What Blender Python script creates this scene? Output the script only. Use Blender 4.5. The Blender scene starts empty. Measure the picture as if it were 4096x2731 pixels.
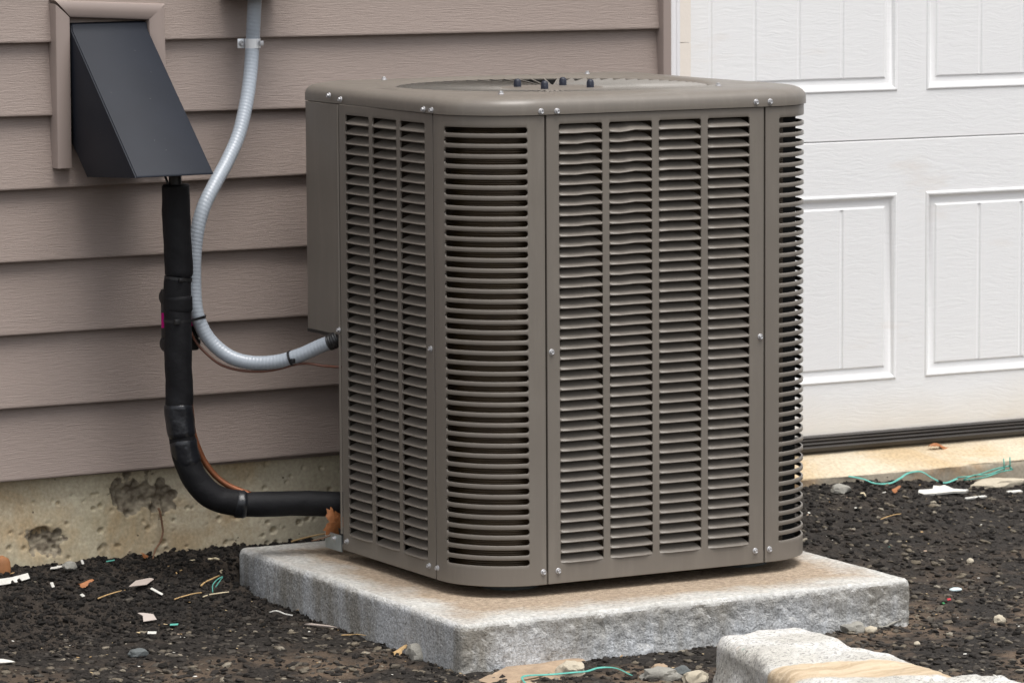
import bpy, bmesh, math, random
import numpy as np
from mathutils import Matrix, Vector
PI = math.pi
R = random.Random(11)
rng = np.random.default_rng(5)
S = bpy.context.scene
COL = S.collection

# ------------------------------------------------------------------ camera
def make_camera():
    yaw, pit, rol, f = 0.489468, 0.113718, -0.005909, 16047.13
    fw = Vector((math.sin(yaw)*math.cos(pit), math.cos(yaw)*math.cos(pit), -math.sin(pit)))
    r = Vector((math.cos(yaw), -math.sin(yaw), 0)); u = r.cross(fw)
    r2 = r*math.cos(rol)+u*math.sin(rol); u2 = -r*math.sin(rol)+u*math.cos(rol)
    M = Matrix((r2, u2, -fw)).transposed().to_4x4()
    M.translation = Vector((-1.448463, -6.57061, 1.037202))
    cd = bpy.data.cameras.new('camera'); c = bpy.data.objects.new('camera', cd)
    COL.objects.link(c); c.matrix_world = M
    cd.sensor_width = 36; cd.lens = f/4096*36; cd.clip_start = .05; cd.clip_end = 300
    cd.dof.use_dof = True; cd.dof.focus_distance = 6.55; cd.dof.aperture_fstop = 13
    S.camera = c
make_camera()
# ------------------------------------------------------------------ world, sun, exposure
w = bpy.data.worlds.new('World'); S.world = w; w.use_nodes = True
nt = w.node_tree; nt.nodes.clear()
sky = nt.nodes.new('ShaderNodeTexSky'); sky.sky_type = 'NISHITA'; sky.sun_disc = False
SUN_EL, SUN_AZ = math.radians(71), math.radians(172)     # azimuth clockwise from +Y
sky.sun_elevation = SUN_EL; sky.sun_rotation = SUN_AZ
sky.air_density = 1.0; sky.dust_density = 4.0; sky.ozone_density = 1.0
hs = nt.nodes.new('ShaderNodeHueSaturation'); hs.inputs['Saturation'].default_value = .22
bg = nt.nodes.new('ShaderNodeBackground'); bg.inputs[1].default_value = .14
wo = nt.nodes.new('ShaderNodeOutputWorld')
nt.links.new(sky.outputs[0], hs.inputs['Color']); nt.links.new(hs.outputs[0], bg.inputs[0]); nt.links.new(bg.outputs[0], wo.inputs[0])
sd = bpy.data.lights.new('sun', 'SUN'); sd.energy = 1.5; sd.angle = math.radians(38); sd.color = (1, .965, .92)
so = bpy.data.objects.new('sun', sd); COL.objects.link(so)
dv = Vector((math.sin(SUN_AZ)*math.cos(SUN_EL), math.cos(SUN_AZ)*math.cos(SUN_EL), math.sin(SUN_EL)))
so.rotation_euler = dv.to_track_quat('Z', 'Y').to_euler(); so.location = dv*20
S.view_settings.view_transform = 'Standard'; S.view_settings.look = 'None'
S.view_settings.exposure = 0.62; S.view_settings.gamma = 1
S.render.engine = 'CYCLES'

# ------------------------------------------------------------------ materials
class NT:
    def __init__(s, name):
        s.m = bpy.data.materials.new(name); s.m.use_nodes = True; s.t = s.m.node_tree
        s.b = s.t.nodes['Principled BSDF']
        s.tc = s.t.nodes.new('ShaderNodeTexCoord')
        s.co = s.tc.outputs['Object']
    def n(s, k, **kw):
        x = s.t.nodes.new(k)
        for a, v in kw.items(): setattr(x, a, v)
        return x
    def l(s, a, b): s.t.links.new(a, b)
    def mapping(s, scale=(1, 1, 1), rot=(0, 0, 0), src=None):
        m = s.n('ShaderNodeMapping'); m.inputs['Scale'].default_value = scale; m.inputs['Rotation'].default_value = rot
        s.l(src or s.co, m.inputs[0]); return m.outputs[0]
    def noise(s, scale, detail=4, rough=.55, src=None, dist=0):
        x = s.n('ShaderNodeTexNoise'); x.inputs['Scale'].default_value = scale; x.inputs['Detail'].default_value = detail
        x.inputs['Roughness'].default_value = rough; x.inputs['Distortion'].default_value = dist
        s.l(src or s.co, x.inputs['Vector']); return x.outputs['Fac']
    def voro(s, scale, src=None, feature='F1', out='Distance'):
        x = s.n('ShaderNodeTexVoronoi'); x.feature = feature; x.inputs['Scale'].default_value = scale
        s.l(src or s.co, x.inputs['Vector']); return x.outputs[out]
    def ramp(s, f, stops, interp='LINEAR'):
        x = s.n('ShaderNodeValToRGB'); x.color_ramp.interpolation = interp
        e = x.color_ramp.elements
        while len(e) < len(stops): e.new(.5)
        for q, (p, c) in zip(e, stops):
            q.position = p; q.color = (c if isinstance(c, tuple) else (c, c, c))+(1,)
        s.l(f, x.inputs[0]); return x.outputs[0]
    def mix(s, f, a, b, mode='MIX'):
        x = s.n('ShaderNodeMix'); x.data_type = 'RGBA'; x.blend_type = mode
        for i, v in ((0, f), (6, a), (7, b)):
            if isinstance(v, (int, float)): x.inputs[i].default_value = v
            elif isinstance(v, tuple): x.inputs[i].default_value = v+(1,)
            else: s.l(v, x.inputs[i])
        return x.outputs[2]
    def math(s, op, a, b=0.):
        x = s.n('ShaderNodeMath'); x.operation = op
        for i, v in ((0, a), (1, b)):
            if isinstance(v, (int, float)): x.inputs[i].default_value = v
            else: s.l(v, x.inputs[i])
        return x.outputs[0]
    def bump(s, h, strength=.5, dist=.002, prev=None):
        x = s.n('ShaderNodeBump'); x.inputs['Strength'].default_value = strength; x.inputs['Distance'].default_value = dist
        s.l(h, x.inputs['Height'])
        if prev: s.l(prev, x.inputs['Normal'])
        return x.outputs[0]
    def done(s, col=None, rough=.6, metal=0, normal=None, spec=.5, coat=0):
        b = s.b
        if col is not None:
            if isinstance(col, tuple): b.inputs['Base Color'].default_value = col+(1,)
            else: s.l(col, b.inputs['Base Color'])
        if isinstance(rough, (int, float)): b.inputs['Roughness'].default_value = rough
        else: s.l(rough, b.inputs['Roughness'])
        b.inputs['Metallic'].default_value = metal; b.inputs['Specular IOR Level'].default_value = spec
        b.inputs['Coat Weight'].default_value = coat
        if normal: s.l(normal, b.inputs['Normal'])
        return s.m

def simple(name, col, rough=.5, metal=0, var=.12, nscale=30, bscale=0, bst=.3, bd=.001, spec=.5):
    t = NT(name)
    f = t.noise(nscale, 4)
    c = t.mix(f, tuple(x*(1-var) for x in col), tuple(min(1, x*(1+var)) for x in col))
    n = t.bump(t.noise(bscale, 3), bst, bd) if bscale else None
    return t.done(c, rough, metal, n, spec)

M = {}
def m_siding():
    t = NT('vinyl_siding')
    # long irregular horizontal grain, wandering a little up and down
    wob = t.noise(9, 3)
    sep = t.n('ShaderNodeSeparateXYZ'); t.l(t.co, sep.inputs[0])
    zz = t.math('ADD', sep.outputs[2], t.math('MULTIPLY', wob, .014))
    cmb = t.n('ShaderNodeCombineXYZ'); t.l(t.math('MULTIPLY', sep.outputs[0], 26), cmb.inputs[0]); t.l(t.math('MULTIPLY', zz, 430), cmb.inputs[2])
    g = t.noise(1, 3, .6, cmb.outputs[0], .6)
    cm2 = t.n('ShaderNodeCombineXYZ'); t.l(t.math('MULTIPLY', sep.outputs[0], 50), cm2.inputs[0]); t.l(t.math('MULTIPLY', zz, 700), cm2.inputs[2])
    g2 = t.noise(1, 2, .5, cm2.outputs[0])
    h = t.math('ADD', g, t.math('MULTIPLY', g2, .35))
    n = t.bump(h, .62, .0016)
    c = t.mix(t.noise(3, 3), (.276, .222, .194), (.309, .250, .221))
    c = t.mix(t.math('MULTIPLY', t.ramp(g, [(.3, 1.), (.6, 0.)]), .2), c, (.23, .185, .16))
    return t.done(c, .5, 0, n, .4)
M['siding'] = m_siding()
M['trim'] = simple('brown_vinyl_trim', (.315, .255, .228), .42, var=.04, nscale=8)
def m_paint():
    t = NT('taupe_powder_coat')
    c = t.mix(t.noise(7, 4), (.156, .138, .117), (.175, .155, .133))
    dust = t.ramp(t.noise(1, 5, .65, t.mapping((38, 38, 4.5))), [(.50, 0.), (.72, 1.)])
    c = t.mix(t.math('MULTIPLY', dust, .16), c, (.30, .27, .23))
    sp = t.ramp(t.noise(260, 2), [(.72, 0.), (.78, 1.)])
    c = t.mix(t.math('MULTIPLY', sp, .25), c, (.34, .31, .27))
    n = t.bump(t.noise(900, 2), .12, .0003)
    r = t.ramp(t.noise(14, 3), [(.3, .33), (.7, .43)])
    return t.done(c, r, 0, n, .5)
M['paint'] = m_paint()
M['vane_paint'] = simple('paint_paler_for_gleam', (.20, .185, .165), .38, .0, var=.05)  # cabinet paint made paler so the vanes carry a sky gleam in their colour
M['hood'] = simple('black_hood_plastic', (.0145, .0175, .0255), .55, var=.25, nscale=9, bscale=700, bst=.1, bd=.0003, spec=.22)
def specks(m):
    t = m.node_tree; b = t.nodes['Principled BSDF']; src = b.inputs['Base Color'].links[0].from_socket
    n = t.nodes.new('ShaderNodeTexNoise'); n.inputs['Scale'].default_value = 190; n.inputs['Detail'].default_value = 2
    c = t.nodes.new('ShaderNodeValToRGB'); c.color_ramp.elements[0].position = .775; c.color_ramp.elements[1].position = .80
    tc = t.nodes.new('ShaderNodeTexCoord'); t.links.new(tc.outputs['Object'], n.inputs['Vector']); t.links.new(n.outputs['Fac'], c.inputs[0])
    x = t.nodes.new('ShaderNodeMix'); x.data_type = 'RGBA'; t.links.new(c.outputs[0], x.inputs[0]); t.links.new(src, x.inputs[6]); x.inputs[7].default_value = (.30, .29, .27, 1)
    t.links.new(x.outputs[2], b.inputs['Base Color'])
specks(M['hood'])
M['black'] = simple('black_plastic', (.012, .012, .013), .4, var=.2)
M['foam'] = simple('black_foam', (.0085, .0085, .010), .62, spec=.22, var=.45, nscale=22, bscale=90, bst=.5, bd=.002)
M['tape'] = simple('glossy_black_tape', (.009, .010, .013), .3, var=.3, nscale=40, bscale=60, bst=.6, bd=.003)
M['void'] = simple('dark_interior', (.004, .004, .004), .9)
M['copper'] = simple('copper', (.20, .07, .03), .5, .5, var=.35, nscale=25)
M['cable'] = simple('brown_cable', (.13, .05, .03), .45)
M['magenta'] = simple('magenta_label', (.85, .01, .30), .5)
M['steel'] = simple('zinc_steel', (.46, .46, .47), .5, .6, var=.1)
M['bright_zinc'] = simple('bright_zinc', (.78, .80, .82), .38, .45, var=.08)
M['galv'] = simple('galvanised_steel', (.42, .47, .49), .42, .75, var=.25, nscale=60)
M['navy'] = simple('dark_rubber_cap', (.013, .016, .030), .5)
M['white'] = simple('white_vinyl', (.80, .79, .80), .4, var=.03)
M['cream'] = simple('cream_stop_moulding', (.80, .735, .66), .6, var=.03, nscale=60, bscale=150, bst=.3)
M['disconnect'] = simple('grey_enclosure', (.30, .30, .30), .5)
def m_coil():
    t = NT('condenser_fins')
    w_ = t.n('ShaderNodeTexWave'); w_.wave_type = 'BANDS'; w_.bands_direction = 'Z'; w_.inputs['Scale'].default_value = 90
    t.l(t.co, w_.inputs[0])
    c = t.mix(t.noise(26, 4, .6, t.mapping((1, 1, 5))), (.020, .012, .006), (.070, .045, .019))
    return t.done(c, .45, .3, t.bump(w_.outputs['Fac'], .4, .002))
M['coil'] = m_coil()
def m_conduit():
    t = NT('grey_flexible_conduit')
    c = t.mix(t.noise(16, 3), (.30, .335, .375), (.38, .42, .47))
    n = t.bump(t.noise(60, 2), .2, .001)
    return t.done(c, .3, 0, n, .5)
M['conduit'] = m_conduit()
def m_door():
    t = NT('embossed_white_door')
    sep = t.n('ShaderNodeSeparateXYZ'); t.l(t.co, sep.inputs[0])
    zz = t.math('ADD', sep.outputs[2], t.math('MULTIPLY', t.noise(7, 3), .05))
    cmb = t.n('ShaderNodeCombineXYZ'); t.l(t.math('MULTIPLY', sep.outputs[0], 22), cmb.inputs[0]); t.l(t.math('MULTIPLY', zz, 210), cmb.inputs[2])
    g = t.noise(1, 4, .6, cmb.outputs[0], .8)
    n = t.bump(g, .38, .0014)
    # dirt splashed along the foot, faint rust runs
    z = sep.outputs[2]
    foot = t.ramp(t.math('ADD', t.math('MULTIPLY', z, 4.), t.math('MULTIPLY', t.noise(6, 4), .35)), [(.0, 1.), (.34, 0.)])
    c = t.mix(t.math('MULTIPLY', foot, .5), (.83, .83, .83), (.68, .60, .47))
    st = t.ramp(t.noise(2.2, 5, .6, t.mapping((1, 1, 3.5))), [(.60, 0.), (.72, 1.)])
    c = t.mix(t.math('MULTIPLY', st, .22), c, (.62, .47, .32))
    return t.done(c, .42, 0, n, .4)
M['door'] = m_door()
def m_concrete(name, a, b, stain, stain_amt, pit=True, sc=1.):
    t = NT(name)
    c = t.mix(t.ramp(t.noise(3.5*sc, 5, .6), [(.35, 0.), (.65, 1.)]), a, b)
    s_ = t.ramp(t.noise(5.5*sc, 6, .65, None, .5), [(.52, 0.), (.66, 1.)])
    c = t.mix(t.math('MULTIPLY', s_, stain_amt), c, stain)
    fine = t.noise(160, 3, .6)
    c = t.mix(.35, c, t.ramp(fine, [(.3, .25), (.7, .75)]), 'OVERLAY')
    pits = t.ramp(t.voro(55), [(.07, 1.), (.12, 0.)])
    msk = t.ramp(t.noise(30, 2), [(.5, 0.), (.56, 1.)])
    pm = t.math('MULTIPLY', pits, msk)
    if pit: c = t.mix(t.math('MULTIPLY', pm, .8), c, tuple(x*.25 for x in a))
    h = t.math('SUBTRACT', t.math('MULTIPLY', t.noise(45, 5, .6), .4), t.math('MULTIPLY', pm, .8) if pit else 0.)
    return t.done(c, .85, 0, t.bump(h, .7, .003), .2)
def add_crust(m):
    t = m.node_tree; a = t.nodes.new('ShaderNodeAttribute'); a.attribute_name = 'crust'
    b = t.nodes['Principled BSDF']; src = b.inputs['Base Color'].links[0].from_socket
    x = t.nodes.new('ShaderNodeMix'); x.data_type = 'RGBA'; n2 = t.nodes.new('ShaderNodeTexNoise'); n2.inputs['Scale'].default_value = 85; n2.inputs['Detail'].default_value = 5
    m1 = t.nodes.new('ShaderNodeMath'); m1.operation = 'ADD'; t.links.new(a.outputs['Fac'], m1.inputs[0]); t.links.new(n2.outputs['Fac'], m1.inputs[1])
    r1 = t.nodes.new('ShaderNodeValToRGB'); r1.color_ramp.elements[0].position = .76; r1.color_ramp.elements[1].position = .90; t.links.new(m1.outputs[0], r1.inputs[0]); t.links.new(r1.outputs[0], x.inputs[0]); t.links.new(src, x.inputs[6])
    n = t.nodes.new('ShaderNodeTexNoise'); n.inputs['Scale'].default_value = 70; n.inputs['Detail'].default_value = 5
    c = t.nodes.new('ShaderNodeValToRGB'); c.color_ramp.elements[0].position = .35; c.color_ramp.elements[0].color = (.16, .13, .095, 1); c.color_ramp.elements[1].position = .7; c.color_ramp.elements[1].color = (.40, .35, .26, 1)
    tc = t.nodes.new('ShaderNodeTexCoord'); t.links.new(tc.outputs['Object'], n.inputs['Vector']); t.links.new(tc.outputs['Object'], n2.inputs['Vector']); t.links.new(n.outputs['Fac'], c.inputs[0]); t.links.new(c.outputs[0], x.inputs[7])
    t.links.new(x.outputs[2], b.inputs['Base Color']); return m
M['foundation'] = m_concrete('stained_foundation', (.50, .435, .30), (.60, .535, .40), (.42, .26, .11), .5)
M['apron'] = m_concrete('tan_apron', (.48, .40, .28), (.54, .47, .36), (.42, .28, .13), .5, False)
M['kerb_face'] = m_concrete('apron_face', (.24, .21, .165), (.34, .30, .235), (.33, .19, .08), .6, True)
add_crust(M['foundation'])
def m_slab():
    t = NT('weathered_concrete_pad')
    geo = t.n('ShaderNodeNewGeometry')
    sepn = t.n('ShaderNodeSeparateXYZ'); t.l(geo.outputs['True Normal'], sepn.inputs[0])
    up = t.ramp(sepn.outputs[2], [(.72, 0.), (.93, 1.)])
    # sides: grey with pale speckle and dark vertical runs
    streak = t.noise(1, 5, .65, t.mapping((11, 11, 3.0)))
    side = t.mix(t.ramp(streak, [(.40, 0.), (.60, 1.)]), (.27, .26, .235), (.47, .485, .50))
    grain = t.noise(240, 3, .7)
    side = t.mix(.6, side, t.ramp(grain, [(.36, .24), (.62, .78)]), 'OVERLAY')
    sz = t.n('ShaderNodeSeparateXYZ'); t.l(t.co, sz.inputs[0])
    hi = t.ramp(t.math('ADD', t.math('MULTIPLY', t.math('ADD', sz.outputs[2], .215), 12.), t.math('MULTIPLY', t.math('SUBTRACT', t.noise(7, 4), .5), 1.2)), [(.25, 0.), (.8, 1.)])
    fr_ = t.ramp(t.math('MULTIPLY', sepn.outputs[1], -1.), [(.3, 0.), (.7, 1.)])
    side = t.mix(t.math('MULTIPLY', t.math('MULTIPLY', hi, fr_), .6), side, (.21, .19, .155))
    # top: warm silt stain in the middle, clean pale rim
    sep = t.n('ShaderNodeSeparateXYZ'); t.l(t.co, sep.inputs[0])
    dx = t.math('ABSOLUTE', t.math('SUBTRACT', sep.outputs[0], 1.871)); dy = t.math('ABSOLUTE', t.math('SUBTRACT', sep.outputs[1], -.532))
    d = t.math('MAXIMUM', dx, dy)
    d = t.math('ADD', d, t.math('MULTIPLY', t.math('SUBTRACT', t.noise(9, 5, .65), .5), .16))
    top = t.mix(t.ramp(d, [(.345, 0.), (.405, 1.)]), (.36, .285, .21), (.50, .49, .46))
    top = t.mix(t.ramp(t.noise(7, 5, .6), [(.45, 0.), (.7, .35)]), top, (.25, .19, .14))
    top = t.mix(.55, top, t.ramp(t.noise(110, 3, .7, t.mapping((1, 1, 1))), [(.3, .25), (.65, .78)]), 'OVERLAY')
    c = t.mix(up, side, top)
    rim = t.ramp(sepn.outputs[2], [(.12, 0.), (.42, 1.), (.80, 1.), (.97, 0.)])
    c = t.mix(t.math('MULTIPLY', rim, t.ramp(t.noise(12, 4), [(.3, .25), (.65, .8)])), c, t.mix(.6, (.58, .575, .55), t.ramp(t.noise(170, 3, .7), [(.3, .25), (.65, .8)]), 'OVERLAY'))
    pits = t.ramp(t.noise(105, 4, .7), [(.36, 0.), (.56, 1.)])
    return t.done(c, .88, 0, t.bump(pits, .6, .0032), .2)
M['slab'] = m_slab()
def m_soil():
    t = NT('black_ground_millings')
    n1 = t.noise(2.6, 4, .6)
    c = t.mix(t.ramp(t.noise(60, 5, .7), [(.35, 0.), (.7, 1.)]), (.0115, .0098, .0085), (.040, .034, .029))
    tan = t.ramp(t.noise(4.5, 6, .68), [(.47, 0.), (.66, 1.)])
    sep = t.n('ShaderNodeSeparateXYZ'); t.l(t.co, sep.inputs[0])
    near = t.ramp(t.math('MULTIPLY', sep.outputs[1], -1.), [(.40, .12), (.95, 1.)])
    c = t.mix(t.math('MULTIPLY', t.math('MULTIPLY', tan, near), .8), c, (.22, .155, .105))
    spk = t.ramp(t.noise(230, 3, .7), [(.62, 0.), (.70, 1.)])
    c = t.mix(t.math('MULTIPLY', spk, .55), c, (.16, .14, .12))
    h = t.math('ADD', t.noise(120, 5, .7), t.math('MULTIPLY', t.voro(95), -.6))
    return t.done(c, .88, 0, t.bump(h, .9, .006), .25)
M['soil'] = m_soil()
def m_peb(name, stops, rough=.85):
    t = NT(name)
    geo = t.n('ShaderNodeNewGeometry')
    c = t.ramp(geo.outputs['Random Per Island'], stops)
    c = t.mix(.6, c, t.ramp(t.noise(140, 4, .7), [(.3, .2), (.7, .75)]), 'OVERLAY')
    return t.done(c, rough, 0, t.bump(t.noise(300, 4, .7), .7, .0025), .25)
M['clump'] = m_peb('black_crumbs', [(0, (.010, .009, .008)), (.8, (.021, .018, .016)), (1, (.045, .036, .028))], .95)
M['pebble'] = m_peb('tarred_pebbles', [(0, (.014, .012, .010)), (.5, (.036, .031, .027)), (.80, (.080, .070, .058)), (.95, (.16, .135, .10)), (1, (.28, .25, .20))], .92)
def m_granite():
    t = NT('pale_granite')
    c = t.mix(t.ramp(t.noise(14, 4), [(.4, 0.), (.6, 1.)]), (.60, .58, .53), (.74, .73, .70))
    dk = t.ramp(t.noise(150, 4, .75, t.mapping((1, 1.7, 1)), .5), [(.53, 0.), (.60, 1.)])
    c = t.mix(t.math('MULTIPLY', dk, .75), c, (.14, .13, .12))
    ru = t.ramp(t.noise(24, 3), [(.66, 0.), (.72, 1.)]); c = t.mix(t.math('MULTIPLY', ru, .45), c, (.50, .30, .13))
    gr = t.ramp(t.noise(13, 3, .5, t.mapping((1, 1, 1), (.4, .2, 1))), [(.725, 0.), (.74, 1.)])
    c = t.mix(gr, c, (.08, .42, .30))
    # tan vein near the front of the stone
    sep = t.n('ShaderNodeSeparateXYZ'); t.l(t.co, sep.inputs[0])
    q = t.math('ADD', sep.outputs[1], t.math('MULTIPLY', t.noise(11, 3), .07))
    q = t.math('ADD', q, t.math('MULTIPLY', sep.outputs[0], .45))
    v = t.ramp(t.math('ADD', t.math('MULTIPLY', q, -4.), -2.6), [(.52, 0.), (.56, 1.), (.93, 1.), (.97, 0.)])
    band = t.ramp(t.noise(1, 4, .6, t.mapping((7, 60, 7), (0, 0, .42)), .3), [(.3, (.44, .32, .20)), (.55, (.66, .53, .37)), (.8, (.72, .62, .47))])
    c = t.mix(v, c, band)
    return t.done(c, .8, 0, t.bump(t.noise(80, 6, .72), .9, .008), .3)
M['granite'] = m_granite()
M['stone_grey'] = simple('grey_stone', (.26, .25, .22), .85, var=.35, nscale=50, bscale=160, bst=.7, bd=.003)
M['stone_cream'] = simple('cream_stone', (.44, .39, .30), .85, var=.2, nscale=60, bscale=160, bst=.6, bd=.003)
M['stone_dark'] = simple('dark_stone', (.10, .11, .11), .85, var=.3, nscale=50, bscale=160, bst=.7, bd=.003)
M['beige_chip'] = simple('beige_vinyl_scrap', (.40, .34, .30), .5, bscale=150, bst=.4)
M['white_chip'] = simple('white_scrap', (.60, .585, .54), .5, var=.3, nscale=90)
M['straw'] = simple('dry_straw', (.50, .33, .15), .7, var=.35, nscale=60)
M['pale_straw'] = simple('pale_straw', (.66, .56, .38), .7, var=.25, nscale=60)
M['leaf'] = simple('dead_leaf', (.34, .13, .045), .65, var=.4, nscale=55, bscale=120, bst=.7, bd=.003)
M['root'] = simple('root_brown', (.17, .09, .05), .8, var=.4, nscale=50)
M['teal'] = simple('teal_plastic', (.09, .36, .30), .5, var=.45, nscale=120)
M['red'] = simple('red_plastic', (.40, .02, .03), .45)
M['green'] = simple('green_plastic', (.02, .18, .05), .45)
M['pale_blue'] = simple('pale_blue_disc', (.55, .66, .68), .5, var=.15, nscale=80)
M['rubber'] = simple('door_seal_rubber', (.035, .030, .026), .4, var=.4, nscale=12)
M['rust'] = simple('rusty_pipe', (.30, .13, .05), .75, var=.5, nscale=35, bscale=120, bst=.6)
M['tan_earth'] = simple('tan_flat_earth', (.34, .25, .17), .9, var=.5, nscale=45, bscale=140, bst=.7, bd=.003)
def m_litter():
    t = NT('tiny_litter'); geo = t.n('ShaderNodeNewGeometry')
    c = t.ramp(geo.outputs['Random Per Island'], [(0, (.34, .22, .10)), (.42, (.55, .42, .24)), (.62, (.70, .68, .62)), (.86, (.40, .30, .22)), (.97, (.10, .40, .33))], 'CONSTANT')
    return t.done(c, .7)
M['litter'] = m_litter()

# ------------------------------------------------------------------ object helpers
def mesh(name, V, F, mat=None, smooth=False, angle=None):
    me = bpy.data.meshes.new(name); me.from_pydata([tuple(v) for v in V], [], [tuple(f) for f in F])
    if mat: me.materials.append(M[mat] if isinstance(mat, str) else mat)
    if smooth:
        me.polygons.foreach_set('use_smooth', [True]*len(me.polygons))
        if angle: me.set_sharp_from_angle(angle=math.radians(angle))
    me.update(); return me
def obj(name, me, parent=None, loc=None, rot=None):
    o = bpy.data.objects.new(name, me); COL.objects.link(o)
    if parent: o.parent = parent
    if loc is not None: o.location = loc
    if rot is not None: o.rotation_euler = rot
    return o
def part(name, V, F, mat, parent, smooth=False, angle=None): return obj(name, mesh(name, V, F, mat, smooth, angle), parent)
def tag(o, label=None, cat=None, group=None, kind=None):
    if label: o['label'] = label
    if cat: o['category'] = cat
    if group: o['group'] = group
    if kind: o['kind'] = kind
    return o
def thing(name, label, cat, loc=(0, 0, 0), rz=0, group=None):
    o = bpy.data.objects.new(name, None); COL.objects.link(o); o.location = loc; o.rotation_euler = (0, 0, rz)
    o.empty_display_size = .05
    return tag(o, label, cat, group)

class G:
    """collects vertices and faces"""
    def __init__(s): s.V = []; s.F = []
    def add(s, V, F):
        b = len(s.V); s.V += [tuple(v) for v in V]; s.F += [tuple(i+b for i in f) for f in F]
    def box(s, x0, x1, y0, y1, z0, z1):
        s.add([(x0,y0,z0),(x1,y0,z0),(x1,y1,z0),(x0,y1,z0),(x0,y0,z1),(x1,y0,z1),(x1,y1,z1),(x0,y1,z1)],
              [(3,2,1,0),(4,5,6,7),(0,1,5,4),(1,2,6,5),(2,3,7,6),(3,0,4,7)])
    def loft(s, rings, close=True, cap0=False, cap1=False):
        n = len(rings[0]); V = [v for r in rings for v in r]; F = []
        for i in range(len(rings)-1):
            for j in range(n if close else n-1):
                k = (j+1) % n; F.append((i*n+j, i*n+k, (i+1)*n+k, (i+1)*n+j))
        if cap0: F.append(tuple(range(n))[::-1])
        if cap1: F.append(tuple((len(rings)-1)*n+j for j in range(n)))
        s.add(V, F)
    def me(s, name, mat, smooth=False, angle=None): return mesh(name, s.V, s.F, mat, smooth, angle)
    def part(s, name, mat, parent, smooth=False, angle=None): return obj(name, s.me(name, mat, smooth, angle), parent)

def bevel_me(me, width, seg=2, angle=30):
    bm = bmesh.new(); bm.from_mesh(me)
    es = [e for e in bm.edges if len(e.link_faces) == 2 and e.calc_face_angle(0) > math.radians(angle)]
    bmesh.ops.bevel(bm, geom=es, offset=width, segments=seg, affect='EDGES', profile=.5, clamp_overlap=True)
    bmesh.ops.recalc_face_normals(bm, faces=bm.faces)
    bm.to_mesh(me); bm.free()
    me.polygons.foreach_set('use_smooth', [True]*len(me.polygons)); me.set_sharp_from_angle(angle=math.radians(40)); me.update()
    return me
def bbox(name, mat, parent, x0, x1, y0, y1, z0, z1, bv=.002):
    g = G(); g.box(x0, x1, y0, y1, z0, z1); me = g.me(name, mat)
    if bv: bevel_me(me, bv)
    return obj(name, me, parent)

def catmull(P, step):
    P = [Vector(p) for p in P]; out = []
    P = [P[0]*2-P[1]]+P+[P[-1]*2-P[-2]]
    for i in range(1, len(P)-2):
        a, b, c, d = P[i-1:i+3]; n = max(1, int((c-b).length/step))
        for k in range(n):
            t = k/n
            out.append(.5*((2*b)+(-a+c)*t+(2*a-5*b+4*c-d)*t*t+(-a+3*b-3*c+d)*t**3))
    out.append(P[-2]); return out
def tube_rings(path, rad, sides=12):
    rings = []; up = Vector((.31, .22, .92)); L = 0
    for i, p in enumerate(path):
        tn = (path[min(i+1, len(path)-1)]-path[max(i-1, 0)]).normalized()
        if i: L += (p-path[i-1]).length
        a = (up-tn*up.dot(tn)).normalized(); up = a; b = tn.cross(a)
        ring = []
        for j in range(sides):
            th = 2*PI*j/sides; r = rad(L, th) if callable(rad) else rad
            ring.append(p+(a*math.cos(th)+b*math.sin(th))*r)
        rings.append(ring)
    return rings
def tube(g, path, rad, sides=12, cap=True):
    g.loft(tube_rings(path, rad, sides), True, cap, cap)

# ground height (metres) away from its small relief
def sst(a, b, t):
    t = np.clip((t-a)/(b-a), 0, 1); return t*t*(3-2*t)
def gbase(x, y):
    l = .052*sst(-.42, -.02, y)
    r = .085*sst(-.75, .0, y)-.03*sst(2.75, 3.3, x)*sst(-.75, 0, y)
    w_ = sst(1.9, 2.5, x)
    m = 1-(1-sst(.012, .06, 1.4435-x))*(1-sst(-.13, -.07, y))*(x < 1.6)
    return -.2145+l*(1-w_)*m+r*w_
def vnoise(x, y, f, seed=0):
    x = x*f; y = y*f; xi = np.floor(x).astype(np.int64); yi = np.floor(y).astype(np.int64); fx = x-xi; fy = y-yi
    fx = fx*fx*(3-2*fx); fy = fy*fy*(3-2*fy)
    def h(a, b):
        n = (a*374761393+b*668265263+seed*974711) & 0xffffffff
        n = ((n ^ (n >> 13))*1274126177) & 0xffffffff
        return ((n ^ (n >> 16)) & 0xffff)/65535.
    return (h(xi, yi)*(1-fx)+h(xi+1, yi)*fx)*(1-fy)+(h(xi, yi+1)*(1-fx)+h(xi+1, yi+1)*fx)*fy
def fbm(x, y, f, o=4, seed=0):
    s = 0; a = .5
    for i in range(o): s = s+a*(vnoise(x, y, f, seed+i)-.5); f *= 2.03; a *= .55
    return s
def grelief(x, y):
    fluffy = sst(-.50, -.20, y)*(1-sst(2.0, 2.4, x))+.5*sst(-.35, -.05, y)*sst(2.0, 2.4, x)
    nr = 1-(1-sst(.0, .035, np.maximum(np.maximum(1.4435-x, x-2.299), np.maximum(-.964-y, y+.1005))))*.8
    fluffy = fluffy*nr
    z = gbase(x, y)-.003*(1-nr)+fbm(x, y, 7, 3, 3)*.012*nr+fbm(x, y, 45, 4, 9)*(.007+.012*fluffy)
    return z+np.abs(fbm(x, y, 22, 2, 21))*.022*fluffy
def GZ(x, y): return float(grelief(np.array([x]), np.array([y]))[0])

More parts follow.
